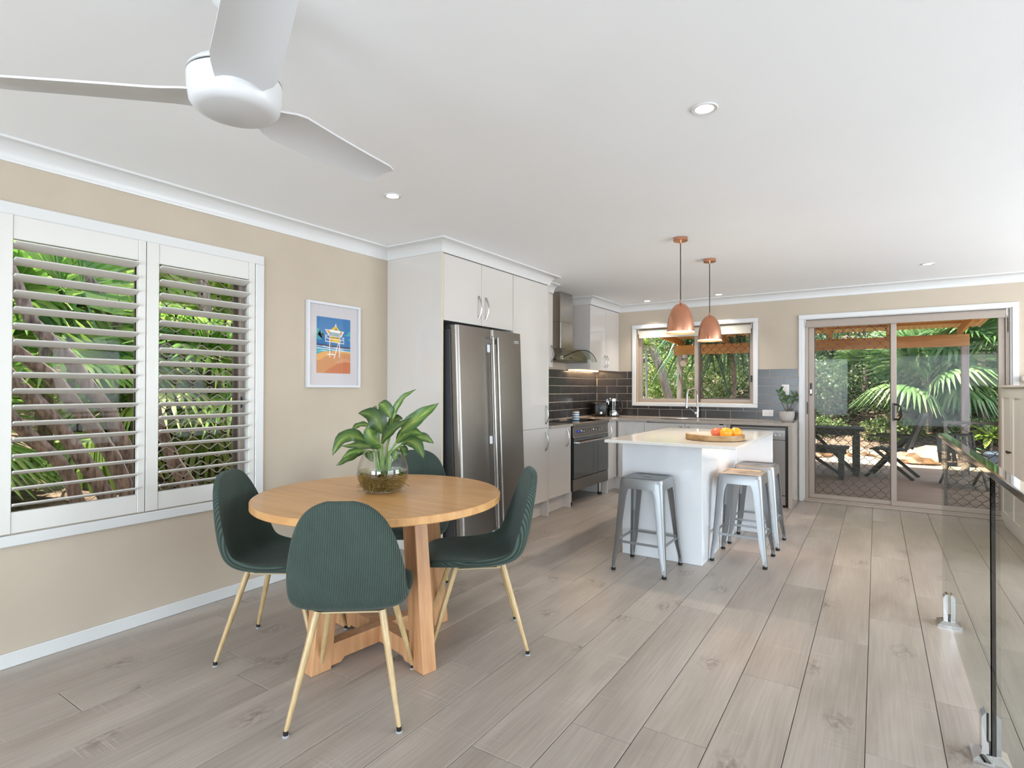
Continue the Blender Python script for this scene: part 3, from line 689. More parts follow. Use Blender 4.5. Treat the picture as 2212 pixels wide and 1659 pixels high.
# stools
def make_stool(label):
    t = thing('bar_stool', label, 'stool', (0, 0, 0), 0, 'silver metal bar stools around the island')
    H = .652; a = .145; f = .192
    bm = nb()
    # seat: pressed square pan with rolled edge and slot
    N = 8; rings = []
    def sq(r, z, rad):
        out = []
        for cx, cy, a0 in ((1, 1, 0), (-1, 1, PI/2), (-1, -1, PI), (1, -1, 3*PI/2)):
            for k in range(6):
                an = a0+PI/2*k/5; out.append(bm.verts.new((cx*(r-rad)+rad*math.cos(an), cy*(r-rad)+rad*math.sin(an), z)))
        return out
    L = [sq(.157, H-.075, .05), sq(.152, H-.012, .048), sq(.148, H-.003, .046), sq(.140, H, .044), sq(.128, H-.001, .04), sq(.122, H-.006, .038), sq(.03, H-.007, .012)]
    for A, B in zip(L, L[1:]):
        n = len(A)
        for k in range(n): bm.faces.new((A[k], A[(k+1) % n], B[(k+1) % n], B[k]))
    bm.faces.new(L[-1])
    part('seat', bm, galv, t, w=False, smooth=True)
    bm = nb(); box(bm, -.028, .028, -.014, .014, H-.0068, H-.0060); part('hand_slot', bm, black, t, w=False)
    bm = nb()
    for s in (1, -1): beam(bm, (-.12, -.12*s, H-.085), (.12, .12*s, H-.085), .022, .004)
    part('under_brace', bm, galv, t, w=False)
    lm = None
    for q in range(4):
        bm = nb(); sx = 1; sy = 1
        # L-section pressed leg: wide at the top, tapering down, curved out at the foot
        secs = []
        for z, wd in ((H-.03, .085), (H-.12, .062), (.34, .050), (.16, .040), (.075, .030), (.03, .026)):
            tt = (H-.03-z)/(H-.03); o = .153+(f-.153)*tt+.004*(1 if z < .1 else 0)
            r = wd*.30; P = [(o, o-wd), (o, o-r), (o-r*.35, o-r*.35), (o-r, o), (o-wd, o), (o-wd, o-.004), (o-r-.002, o-.005), (o-r*.5-.003, o-r*.5-.003), (o-.005, o-r-.002), (o-.004, o-wd)]
            secs.append([bm.verts.new((x, y, z)) for x, y in P])
        for A, B in zip(secs, secs[1:]):
            n = len(A)
            for k in range(n): bm.faces.new((A[k], B[k], B[(k+1) % n], A[(k+1) % n]))
        bm.faces.new(secs[0]); bm.faces.new(secs[-1][::-1])
        bm.transform(Matrix.Rotation(PI/2*q, 4, 'Z')); bmesh.ops.recalc_face_normals(bm, faces=bm.faces)
        lg = part('leg', bm, galv, t, w=False, smooth=True)
        g = nb(); o1, o2 = f-.0145, f-.007
        tube(g, [(.1585, .1585, .36), (.1695, .1695, .20)], .0075, 8); g.transform(Matrix.Rotation(PI/2*q, 4, 'Z')); part('pressed_rib', g, galv, lg, w=False, smooth=True)
        g = nb(); lathe(g, [(0, 0), (.014, 0), (.016, .004), (.016, .016), (.0135, .018), (0, .018)], 14, (f-.010, f-.010, 0)); g.transform(Matrix.Rotation(PI/2*q, 4, 'Z')); part('foot', g, rubber, lg, w=False, smooth=True)
        g = nb(); tube(g, [(f-.010, f-.010, .018), (f-.011, f-.011, .055)], [.0125, .0125], 12); g.transform(Matrix.Rotation(PI/2*q, 4, 'Z')); part('ferrule', g, galv, lg, w=False, smooth=True)
        g = nb(); z = .205 if q % 2 == 0 else .205; p = f-.022
        beam(g, (-p+.012, p, z), (p-.012, p, z), .006, .016); beam(g, (-p-.004, p, z), (-p+.03, p, z), .009, .022); beam(g, (p-.03, p, z), (p+.004, p, z), .009, .022)
        g.transform(Matrix.Rotation(PI/2*q, 4, 'Z')); part('footrest', g, galv, t, w=False)
    return t
st = make_stool('silver metal bar stool standing in front of the white island end')
st.location = (1.944, 3.878, 0)
dup(st, (2.474, 4.478, 0), 0, 'front one of the two silver bar stools beside the island, under its overhang')
dup(st, (2.481, 5.03, 0), 0, 'rear one of the two silver bar stools beside the island, nearer the dishwasher')

# pendants
def pendant(x, y, label):
    t = thing('pendant_light', label, 'pendant light', (x, y, 1.69), 0, 'copper pendant lights over the island')
    bm = nb(); lathe(bm, [(0, 2.399), (.052, 2.399), (.052, 2.377), (.049, 2.374), (0, 2.374)][::-1], 32, (x, y, 0)); lathe(bm, [(0, 2.352), (.006, 2.352), (.006, 2.375)], 12, (x, y, 0)); part('ceiling_rose', bm, copper, t, smooth=True)
    bm = nb(); tube(bm, [(x, y, 1.93), (x, y, 2.355)], .0035, 8); part('cord', bm, rubber, t)
    bm = nb(); lathe(bm, [(.006, 1.910), (.008, 1.912), (.006, 1.935), (0, 1.935)], 14, (x, y, 0)); part('cord_grip', bm, copper, t, smooth=True)
    pr = []
    for k in range(15):
        u = k/14; r = .098*math.sin(PI/2*u**.62)**.9 if u > 0 else .004; pr.append((max(r, .004), 1.915-.225*u**1.15))
    bm = nb(); lathe(bm, pr, 44, (x, y, 0)); lathe(bm, [(pr[-1][0], pr[-1][1]), (.1045, 1.6895)], 44, (x, y, 0)); part('shade', bm, copper, t, smooth=True)
    bm = nb(); lathe(bm, [(r-.0022 if r > .01 else .001, z-.001) for r, z in pr[1:-1]]+[(.1025, 1.6888)], 44, (x, y, 0)); part('shade_lining', bm, copperw, t, smooth=True)
    bm = nb(); lathe(bm, [(0, 1.725), (.018, 1.73), (.028, 1.75), (.026, 1.775), (.013, 1.80), (.013, 1.83), (0, 1.83)], 20, (x, y, 0)); part('bulb', bm, emis('bulb_glow', 'FFE0B0', 12) if 'bulb_glow' not in MATS else MATS['bulb_glow'], t, smooth=True)
    d = bpy.data.lights.new('pendant_bulb_light', 'SPOT'); d.energy = 28; d.color = (1, .86, .70); d.shadow_soft_size = .03; d.spot_size = math.radians(115); d.spot_blend = .5
    o = bpy.data.objects.new('pendant_bulb_light', d); C.objects.link(o); o.location = (x, y, 1.715)
    return t
pendant(2.10, 4.158, 'nearer copper dome pendant light hanging over the island')
pendant(2.11, 4.98, 'farther copper dome pendant light, right of the other, over the island')
# downlights
def downlight(x, y, label, e=9, sz=130):
    t = thing('downlight', label, 'ceiling light', (x, y, 2.39), 0, 'recessed ceiling downlights')
    bm = nb(); lathe(bm, [(.036, 2.3995), (.036, 2.3965), (.048, 2.3945), (.0515, 2.3975), (.0515, 2.3995)], 36, (x, y, 0)); part('trim_ring', bm, trimw, t, smooth=True)
    bm = nb(); lathe(bm, [(0, 2.3972), (.0355, 2.3972)], 36, (x, y, 0)); part('diffuser', bm, lampm, t)
    d = bpy.data.lights.new('downlight_lamp', 'SPOT'); d.energy = e; d.color = (1, .95, .89); d.shadow_soft_size = .035; d.spot_size = math.radians(sz); d.spot_blend = .9
    o = bpy.data.objects.new('downlight_lamp', d); C.objects.link(o); o.location = (x, y, 2.39)
downlight(.957, 2.337, 'small round downlight in the ceiling near the framed print')
downlight(2.746, 2.284, 'large bright downlight right of the ceiling fan, alone on the open ceiling')
downlight(3.707, 6.217, 'downlight in the ceiling in front of the sliding glass door', 36, 110)
downlight(.864, 6.919, 'downlight left of the pendant cords, near the corner wall cabinet', 52, 100)
downlight(1.747, 6.897, 'downlight right of the pendant cords, above the kitchen window', 52, 100)

# ceiling fan
t = thing('ceiling_fan', 'white three blade ceiling fan above the dining table', 'ceiling fan', (1.85, .86, 2.05))
fx, fy = 1.85, .86
fanw = mat('white_fan_plastic', 'CFCFD0', .35)
bm = nb(); lathe(bm, [(0, 2.028), (.085, 2.029), (.103, 2.035), (.113, 2.048), (.118, 2.08), (.119, 2.113), (.115, 2.1135), (.115, 2.116)], 48, (fx, fy, 0)); part('hub', bm, fanw, t, smooth=True)
bm = nb(); lathe(bm, [(.113, 2.113), (.113, 2.119)], 48, (fx, fy, 0)); part('hub_gap', bm, dgrey, t)
bm = nb(); lathe(bm, [(.115, 2.1185), (.119, 2.119), (.117, 2.127), (.10, 2.145), (.07, 2.160), (.05, 2.168), (.018, 2.17), (.016, 2.20)], 48, (fx, fy, 0)); part('motor_cover', bm, fanw, t, smooth=True)
bm = nb(); tube(bm, [(fx, fy, 2.17), (fx, fy, 2.36)], .014, 16); part('downrod', bm, fanw, t, smooth=True)
bm = nb(); lathe(bm, [(.016, 2.30), (.05, 2.315), (.068, 2.34), (.075, 2.37), (.077, 2.3995)], 36, (fx, fy, 0)); part('canopy', bm, fanw, t, smooth=True)
for az in (97.5, 219.5, 334.5):
    bm = nb(); rows = []
    for i in range(17):
        u = i/16; r = .085+(.632-.085)*u
        wd = (.052+.026*min(1, u/.16)) if u < .16 else .078-.016*(u-.16)/.84
        if u > .93: wd *= math.sqrt(max(0, 1-((u-.93)/.075)**2))*.25+.75
        sw = .006*math.sin(PI*u*.9)
        tw = math.radians(-13)*min(1, u/.15); zc = 2.066+.012*u
        row = []
        for (dz) in (.003, -.003):
            for j in range(7):
                v = -1+2*j/6; yy = v*wd+sw; cam_ = .008*(1-v*v)
                row.append(bm.verts.new((r, yy*math.cos(tw), zc+yy*math.sin(tw)+cam_+dz)))
        rows.append(row)
    for i in range(16):
        A, B = rows[i], rows[i+1]
        for j in range(6):
            bm.faces.new((A[j], B[j], B[j+1], A[j+1])); bm.faces.new((A[7+j], A[8+j], B[8+j], B[7+j]))
        bm.faces.new((A[0], A[7], B[7], B[0])); bm.faces.new((A[6], B[6], B[13], A[13]))
    for R_ in (rows[0], rows[-1]):
        for j in range(6): bm.faces.new((R_[j], R_[j+1], R_[8+j], R_[7+j]))
    bmesh.ops.recalc_face_normals(bm, faces=bm.faces)
    bm.transform(Matrix.Translation((fx, fy, 0)) @ Matrix.Rotation(math.radians(az), 4, 'Z')); part('blade', bm, fanw, t, smooth=True)

# framed print (faces +x on the left wall)
t = thing('framed_print', 'white framed beach print of a yellow lifeguard tower on the beige wall', 'picture', (.015, 2.69, 1.277))
P0, P1, Q0, Q1 = 2.455, 2.925, 1.281, 1.890
part('frame', frame(nb(), 'x', .001, .030, P0, P1, Q0, Q1, .018, .001), mat('white_frame', 'CFCFD3', .35), t)
bm = nb(); box(bm, .012, .014, P0+.018, P1-.018, Q0+.018, Q1-.018); part('mat_board', bm, mat('white_mat_board', 'CBC5C7', .7), t)
A0, A1, B0, B1 = 2.537, 2.838, 1.384, 1.786
lay = [0]
def art(poly, col, name='print_shape'):
    lay[0] += 1; x = .0144+lay[0]*.00010
    bm = nb(); vs = [bm.verts.new((x, A0+u*(A1-A0), B0+v*(B1-B0))) for u, v in poly]
    try: f = bm.faces.new(vs)
    except Exception: return
    bmesh.ops.triangulate(bm, faces=[f])
    return part(name, bm, mat('ink_'+col, col, .7), art_root)
bm = nb(); box(bm, .0139, .0142, A0, A1, B0, B1); art_root = part('print', bm, mat('ink_sky_blue', '1F6FA8', .7), t)
art([(0, .80), (.10, .77), (.18, .72), (.14, .69), (.20, .655), (.10, .665), (.03, .68), (.17, .60), (.06, .585), (0, .60)], '3C9FA8')
art([(1, .78), (.90, .755), (.92, .725), (.78, .70), (.88, .69), (1, .695)], '3C9FA8')
art([(1, .645), (.93, .64), (.95, .61), (1, .605)], '3C9FA8')
art([(0, .525), (1, .49), (1, .44), (0, .475)], '35496A')
art([(0, .485), (1, .445), (1, .36), (0, .36)], '2A86B4')
art([(0, .44), (.3, .43), (.6, .41), (1, .42), (1, .36), (0, .33)], '3BA6B2')
art([(0, .487), (.12, .48), (.22, .486), (.4, .462), (.55, .468), (.8, .452), (1, .452), (1, .443), (.7, .44), (.5, .452), (.35, .452), (.15, .47), (0, .476)], 'E6E2E4')
art([(0, .45), (.2, .443), (.45, .43), (.7, .425), (1, .405), (1, .396), (.6, .41), (.3, .425), (0, .435)], 'DDE6EA')
art([(.05, .395), (.2, .41), (.35, .40), (.2, .395)], 'C9E6EA')
art([(0, .33), (.2, .385), (.5, .405), (.8, .40), (1, .395), (1, 0), (0, 0)], 'DDA052')
art([(0, .22), (.1, .235), (.25, .30), (.5, .375), (1, .36), (1, 0), (0, 0)], 'C98650')
art([(.5, .18), (.7, .28), (.9, .275), (1, .22), (1, .18), (.8, .21), (.65, .19)], 'D08F68')
art([(.2, 0), (.35, .08), (.6, .17), (.85, .21), (1, .20), (1, 0)], 'C0693A')
art([(.28, .335), (.42, .355), (.55, .34), (.50, .33), (.30, .327)], 'F4EEDC')
WH = 'E9E4E6'
def bar(a, b, w, col=WH):
    (x0, y0), (x1, y1) = a, b; dx, dy = x1-x0, (y1-y0)*1.34; L = math.hypot(dx, dy); nx, ny = -dy/L*w/2, dx/L*w/2/1.34
    art([(x0+nx, y0+ny), (x1+nx, y1+ny), (x1-nx, y1-ny), (x0-nx, y0-ny)], col)
bar((.37, .56), (.37, .285), .020); bar((.42, .56), (.42, .33), .012, '8C7A7C'); bar((.66, .55), (.66, .29), .022); bar((.63, .55), (.50, .265), .022); bar((.61, .55), (.61, .36), .012, '8C7A7C')
art([(.23, .785), (.80, .765), (.72, .67), (.66, .675), (.66, .73), (.37, .745), (.37, .69), (.33, .685)], 'F0EBE6')
art([(.26, .775), (.37, .77), (.37, .70), (.345, .70)], 'DDA03C'); art([(.67, .758), (.76, .755), (.70, .685), (.67, .69)], 'C98A5A')
art([(.38, .745), (.66, .735), (.66, .575), (.38, .59)], '8FA3A3')
art([(.40, .782), (.67, .772), (.545, .865)], 'E7BC34'); art([(.52, .855), (.545, .905), (.57, .855)], 'EFEAE0')
bar((.36, .78), (.67, .772), .012, 'F0DFD0')
art([(.38, .665), (.66, .65), (.66, .56), (.38, .575)], 'E7BC34')
for z in (.672, .62, .565): bar((.24, z+.008), (.80, z-.018), .016 if z < .6 else .011)
for x in (.245, .365, .675, .785): bar((x, .675-(x-.24)*.045), (x, .56-(x-.24)*.04), .014)
bar((.25, .665), (.36, .60), .012); bar((.78, .645), (.69, .59), .012)
def text(s, u, v, size, col, nm='lettering', italic=0):
    cu = bpy.data.curves.new('t', 'FONT'); cu.body = s; cu.size = size; cu.align_x = 'CENTER'; cu.align_y = 'CENTER'
    o = bpy.data.objects.new('t', cu); C.objects.link(o); bpy.context.view_layer.update()
    me = bpy.data.meshes.new_from_object(o); bpy.data.objects.remove(o)
    bm = nb(); bm.from_mesh(me); x = .0144+.0001*lay[0]+.0003
    # text x -> world y, text y -> world z
    bm.transform(Matrix(((0, 0, 1, x), (1, 0, 0, A0+u*(A1-A0)), (0, 1, 0, B0+v*(B1-B0)), (0, 0, 0, 1))))
    return part(nm, bm, mat('ink_'+col, col, .7), art_root)
text('26', .545, .797, .027, '3A3426'); text('CURRUMBIN', .52, .638, .0145, '4A3E1C'); text('26', .42, .59, .013, '4A3E1C')
bm = nb(); box(bm, .020, .0215, P0+.0175, P1-.0175, Q0+.0175, Q1-.0175); part('glazing', bm, glass('picture_glass', (1, 1, 1), .9), t)

# ================================================================== DINING
t = thing('dining_table', 'round honey oak dining table with crossed trestle base', 'table', (1.235, 1.99, 0), 0)
TC = (1.228, 1.994)
bm = nb(); lathe(bm, [(0, .716), (.598, .716), (.602, .720), (.602, .748), (.599, .751), (0, .751)], 96, (*TC, 0)); part('tabletop', bm, oak, t, smooth=True)
bc = Vector((1.247, 1.988, 0))
for q in range(4):
    dirv = Vector(((1.628, 1.904), (.848, 2.06), (1.196, 1.58), (1.316, 2.407))[q]+(0,))-bc; dirv.normalize(); n_ = Vector((-dirv.y, dirv.x, 0))
    bm = nb(); sec = []
    for z, ro in ((.0005, .405), (.715, .325)):
        ri = ro-.10
        sec.append([bm.verts.new(bc+dirv*r_+n_*s+Vector((0, 0, z))) for r_, s in ((ro, -.036), (ro, .036), (ri, .036), (ri, -.036))])
    A, B = sec
    for k in range(4): bm.faces.new((A[k], A[(k+1) % 4], B[(k+1) % 4], B[k]))
    bm.faces.new(A[::-1]); bm.faces.new(B); bmesh.ops.recalc_face_normals(bm, faces=bm.faces); bmesh.ops.bevel(bm, geom=list(bm.edges), offset=.003, segments=1, affect='EDGES')
    part('leg', bm, oakl, t)
    # foot beam with arched underside, and top beam
    for zs, top, nm in ((.015, .112-.0004*q, 'stretcher'), (.66, .715, 'top_rail')):
        bm = nb(); r1 = .304 if nm == 'stretcher' else .235
        prof = [(.0345 if q > 1 else 0, zs+(.018 if nm == 'stretcher' else 0)), (r1-.07, zs+(.018 if nm == 'stretcher' else 0)), (r1-.05, zs), (r1, zs), (r1, top), (.0345 if q > 1 else 0, top)]
        prism(bm, [(a, b) for a, b in prof], -.034+.0004*q, .034-.0004*q, 'xz')
        bm.transform(Matrix.Translation((bc.x, bc.y, 0)) @ Matrix.Rotation(math.atan2(dirv.y, dirv.x), 4, 'Z')); part(nm, bm, oakl, t)

def make_chair(label):
    t = thing('dining_chair', label, 'chair', (0, 0, 0), 0, 'green corduroy dining chairs around the table')
    # side profile (forward y, z) of the shell centre line, with half width and wing curl
    prof = [(.245, .418, .13, .0), (.238, .438, .175, .002), (.20, .447, .205, .004), (.12, .444, .222, .012), (.02, .436, .228, .022), (-.08, .432, .228, .034), (-.155, .440, .226, .045), (-.205, .470, .225, .052), (-.228, .52, .224, .050), (-.243, .58, .221, .045), (-.256, .65, .207, .038), (-.268, .72, .190, .030), (-.279, .78, .165, .021), (-.286, .825, .134, .012), (-.289, .855, .095, .006), (-.290, .870, .045, .002)]
    nP = len(prof); NU = 14
    bm = nb(); uvl = bm.loops.layers.uv.new('UVMap'); top = []; bot = []; uvs = {}
    for i, (y, z, hw, cu) in enumerate(prof):
        y0, z0 = prof[max(i-1, 0)][:2]; y1, z1 = prof[min(i+1, nP-1)][:2]; d = Vector((y1-y0, z1-z0)).normalized(); nrm = Vector((d.y, -d.x))
        # normal pointing to the sitter: up for the seat, forward for the back
        if nrm.y < 0 and i < 6: nrm = -nrm
        if i >= 6 and nrm.x < 0: nrm = -nrm
        T = .021 if i < 8 else .019
        ra, rb = [], []
        for j in range(NU+1):
            v = -1+2*j/NU; x = hw*math.sin(v*PI/2*.98)/math.sin(PI/2*.98)
            a = abs(v); curl = cu*a**3*1.2; th = T*math.sqrt(max(0, 1-a**6))
            if i in (0, nP-1): th *= .35
            for sgn, lst in ((1, ra), (-1, rb)):
                vv = bm.verts.new((x, y+nrm.x*(curl+sgn*th), z+nrm.y*(curl+sgn*th))); lst.append(vv); uvs[vv] = (x, i*.05)
        top.append(ra); bot.append(rb)
    for i in range(nP-1):
        for j in range(NU):
            bm.faces.new((top[i][j], top[i][j+1], top[i+1][j+1], top[i+1][j])); bm.faces.new((bot[i][j], bot[i+1][j], bot[i+1][j+1], bot[i][j+1]))
        bm.faces.new((top[i][0], top[i+1][0], bot[i+1][0], bot[i][0])); bm.faces.new((top[i][NU], bot[i][NU], bot[i+1][NU], top[i+1][NU]))
    for i in (0, nP-1):
        for j in range(NU): bm.faces.new((top[i][j], bot[i][j], bot[i][j+1], top[i][j+1]))
    for f in bm.faces:
        for lp in f.loops: lp[uvl].uv = uvs[lp.vert]
    bmesh.ops.recalc_face_normals(bm, faces=bm.faces)
    part('seat_shell', bm, cord, t, w=False, smooth='all', sub=2)
    bm = nb()
    for s in (-1, 1): beam(bm, (-.13, .11*s, .405), (.13, .11*s, .405), .03, .006)
    for s in (-1, 1): beam(bm, (.12*s, -.12, .400), (.12*s, .12, .400), .022, .006)
    part('seat_frame', bm, mat('beige_metal', 'B5A27F', .4), t, w=False)
    for sx in (-1, 1):
        for sy in (-1, 1):
            a = Vector((.125*sx, .115*sy-.01, .412)); b = Vector((.205*sx, .235*sy, .018))
            bm = nb(); tube(bm, [a, a.lerp(b, .5), b], [.0145, .0125, .0085], 14); lg = part('leg', bm, legw, t, w=False, smooth=True)
            bm = nb(); lathe(bm, [(0, .006), (.0095, .006), (.0095, .022), (0, .022)], 12, (b.x, b.y, 0)); part('foot_cap', bm, rubber, lg, w=False, smooth=True)
            bm = nb(); lathe(bm, [(0, 0), (.012, 0), (.013, .003), (.009, .0065), (0, .0065)], 12, (b.x, b.y, 0)); part('glide', bm, mat('clear_plastic_glide', 'A5A8AA', .3), lg, w=False, smooth=True)
    return t
ch = make_chair('green corduroy dining chair nearest the camera, seen from behind')
ch.location = (1.527, 1.577, 0); ch.rotation_euler = (0, 0, math.radians(37.2))
dup(ch, (.869, 1.705, 0), math.radians(-58.3), 'green corduroy dining chair on the left, by the shuttered window')
dup(ch, (1.605, 2.286, 0), math.radians(131.3), 'green corduroy dining chair on the right, in front of the refrigerator')
dup(ch, (.945, 2.52, 0), math.radians(-143), 'green corduroy dining chair at the far side, mostly hidden behind the table')

# vase with dieffenbachia cuttings
VX, VY, VZ = 1.214, 2.022, .7515
t = thing('glass_vase', 'round clear glass bowl vase part filled with murky water on the oak table', 'vase', (VX, VY, VZ))
vp = [(0, .002), (.07, .002), (.092, .010), (.112, .032), (.125, .066), (.129, .095), (.126, .125), (.115, .160), (.102, .190), (.093, .213), (.091, .218)]
bm = nb(); lathe(bm, vp+[(.089, .217), (.0905, .212), (.1, .189), (.113, .159), (.124, .124), (.127, .095), (.123, .067), (.11, .035), (.09, .014), (.07, .007), (0, .006)], 56, (VX, VY, VZ)); part('bowl', bm, glass('clear_vase_glass', (.98, .985, .98), 1.0), t, smooth=True)
wm = glass('murky_vase_water', (.76, .71, .52), .8)
bm = nb(); lathe(bm, [(0, .0075), (.068, .008), (.088, .016), (.108, .038), (.1205, .067), (.1245, .095), (.123, .108), (0, .108)], 48, (VX, VY, VZ)); part('water', bm, wm, t, smooth=True)
t2 = thing('dieffenbachia', 'leafy green houseplant cuttings standing in the glass bowl vase', 'plant', (VX, VY, VZ+.02))
RX, RY = rr.copy(), Vector((0, 0, 1)); DP = Vector((-fw.x, -fw.y, 0)).normalized()
def V3(zx, zy, dep): return Vector((VX, VY, VZ))+Vector((rr.x, rr.y, 0))*((zx-960)/2703)+Vector((0, 0, 1))*((1550-zy)/2703)+DP*dep
def leaf_bm(bm, b, m_, tp, w, nrm, fold=.25, uvl=None):
    b, m_, tp = Vector(b), Vector(m_), Vector(tp); rows = []
    N = 10
    for i in range(N+1):
        u = i/N; p = b*(1-u)**2+m_*2*u*(1-u)+tp*u*u; d = (m_-b)*2*(1-u)+(tp-m_)*2*u; d.normalize()
        s = nrm.cross(d).normalized(); nn = d.cross(s)
        ww = w/2*(math.sin(PI*min(1, u**.75))**.8 if 0 < u < 1 else 0)+.0006
        rows.append([bm.verts.new(p+s*ww*v+nn*(abs(v)*ww*fold+.004*math.sin(u*17+v*3)*abs(v))) for v in (-1, -.5, 0, .5, 1)])
    for i in range(N):
        for k in range(4):
            f = bm.faces.new((rows[i][k], rows[i][k+1], rows[i+1][k+1], rows[i+1][k]))
            for lp in f.loops:
                for q in range(2):
                    for kk in range(5):
                        if lp.vert is rows[i+q][kk]: lp[uvl].uv = (kk/4, (i+q)/N)
def leaf_mat():
    m = bpy.data.materials.new('dieffenbachia_leaf'); m.use_nodes = True; n = m.node_tree.nodes; l = m.node_tree.links; p = n['Principled BSDF']; p.inputs['Roughness'].default_value = .38
    tc = n.new('ShaderNodeTexCoord'); sp = n.new('ShaderNodeSeparateXYZ'); l.new(tc.outputs['UV'], sp.inputs[0])
    a = n.new('ShaderNodeMath'); a.operation = 'SUBTRACT'; a.inputs[1].default_value = .5; l.new(sp.outputs[0], a.inputs[0]); b = n.new('ShaderNodeMath'); b.operation = 'ABSOLUTE'; l.new(a.outputs[0], b.inputs[0])
    cv = n.new('ShaderNodeCombineXYZ'); mm = n.new('ShaderNodeMath'); mm.operation = 'MULTIPLY_ADD'; mm.inputs[1].default_value = -1.2; l.new(b.outputs[0], mm.inputs[0]); l.new(sp.outputs[1], mm.inputs[2])
    l.new(mm.outputs[0], cv.inputs[1]); l.new(b.outputs[0], cv.inputs[0]); oi = n.new('ShaderNodeObjectInfo'); l.new(oi.outputs['Random'], cv.inputs[2])
    mp = n.new('ShaderNodeMapping'); mp.inputs['Scale'].default_value = (2, 22, 9); l.new(cv.outputs[0], mp.inputs[0]); no = n.new('ShaderNodeTexNoise'); no.inputs['Scale'].default_value = 1; no.inputs['Detail'].default_value = 3; l.new(mp.outputs[0], no.inputs[0])
    s = n.new('ShaderNodeMath'); s.operation = 'MULTIPLY_ADD'; s.inputs[1].default_value = 1.1; l.new(b.outputs[0], s.inputs[0]); l.new(no.outputs[0], s.inputs[2])
    cr = n.new('ShaderNodeValToRGB'); e = cr.color_ramp.elements; e[0].position = .45; e[0].color = lin('98A455'); e[1].position = 1.0; e[1].color = lin('34522B'); x = e.new(.62); x.color = lin('5F7E39'); l.new(s.outputs[0], cr.inputs[0])
    hs = n.new('ShaderNodeHueSaturation'); mr = n.new('ShaderNodeMapRange'); mr.inputs[3].default_value = .6; mr.inputs[4].default_value = 1.35; l.new(oi.outputs['Random'], mr.inputs[0]); l.new(mr.outputs[0], hs.inputs['Value']); l.new(cr.outputs[0], hs.inputs['Color'])
    l.new(hs.outputs[0], p.inputs['Base Color']); tr = n.new('ShaderNodeBsdfTranslucent'); l.new(hs.outputs[0], tr.inputs[0]); mx = n.new('ShaderNodeMixShader'); mx.inputs[0].default_value = .22
    l.new(p.outputs[0], mx.inputs[1]); l.new(tr.outputs[0], mx.inputs[2]); l.new(mx.outputs[0], n['Material Output'].inputs[0]); return m
dlm = leaf_mat()
LV = [((1210, 740), (1430, 540), (1740, 335), 190, .03), ((1085, 570), (1130, 250), (1410, 150), 75, -.02), ((1070, 540), (960, 300), (885, 370), 150, .0), ((970, 760), (900, 430), (665, 475), 215, .05), ((940, 895), (800, 800), (800, 640), 190, .07),
      ((760, 650), (560, 600), (465, 760), 80, -.04), ((730, 860), (440, 640), (320, 1040), 190, .04), ((970, 930), (750, 880), (465, 910), 110, .09), ((720, 985), (560, 1030), (360, 1185), 125, .05), ((740, 985), (600, 950), (470, 1070), 90, .07),
      ((960, 885), (1080, 690), (1390, 525), 125, .09), ((1140, 900), (1290, 640), (1500, 780), 150, -.02), ((1230, 890), (1440, 760), (1550, 1080), 160, .05), ((1300, 840), (1480, 760), (1630, 910), 130, -.05), ((1060, 700), (1080, 520), (1200, 570), 140, -.07),
      ((810, 460), (800, 430), (835, 375), 55, -.05), ((760, 790), (720, 730), (680, 790), 80, -.06), ((1200, 940), (1290, 960), (1270, 1080), 95, .02), ((770, 985), (800, 1040), (850, 1130), 90, .05), ((1040, 700), (960, 620), (740, 620), 110, -.05), ((1100, 980), (1150, 1040), (1120, 1130), 110, -.01), ((1130, 1240), (1200, 1270), (1230, 1330), 70, .03)]
for k, (b, m_, tp, w_, dp) in enumerate(LV):
    bm = nb(); uvl = bm.loops.layers.uv.new('UVMap')
    bb = V3(*b, dp*.5); mm_ = V3(*m_, dp); tt = V3(*tp, dp+.02*math.sin(k*2.3))
    nrm = (DP*.75+Vector((0, 0, .65))+Vector((random.uniform(-.2, .2), random.uniform(-.2, .2), 0))).normalized()
    leaf_bm(bm, bb, mm_, tt, w_*1.22/2703, nrm, .22, uvl)
    part('leaf', bm, dlm, t2, smooth='all')
    bm = nb(); s0 = V3(960+(b[0]-960)*.25+random.uniform(-60, 60), 1330+random.uniform(-60, 90), random.uniform(-.03, .03)); mid = V3(960+(b[0]-960)*.4, 1010, dp*.3)
    if b[1] < 1000:
        tube(bm, [s0, s0.lerp(mid, .6)+(mid-s0)*.0, mid, bb], [.0035, .004, .0035, .0022], 7); part('stem', bm, stemg, t2, smooth='all')
bm = nb()
for i in range(150):
    a0 = random.uniform(0, 2*PI); r_ = random.uniform(.01, .10); p = Vector((VX+r_*math.cos(a0)-.025*rr.x*1, VY+r_*math.sin(a0)-.025*rr.y, VZ+.02+random.uniform(0, .07))); pts = [p]
    dv = Vector((random.uniform(-1, 1), random.uniform(-1, 1), random.uniform(-.4, .6))).normalized()*.012
    for s in range(8):
        dv = (dv+Vector((random.uniform(-1, 1), random.uniform(-1, 1), random.uniform(-1, .8)))*.006); q = pts[-1]+dv
        h = Vector((q.x-VX, q.y-VY, 0))
        if h.length > .102: q -= h*.12
        q.z = min(max(q.z, VZ+.012), VZ+.098); pts.append(q)
    tube(bm, pts, .0014, 4, False)
part('roots', bm, rootm, t2, kind='stuff')

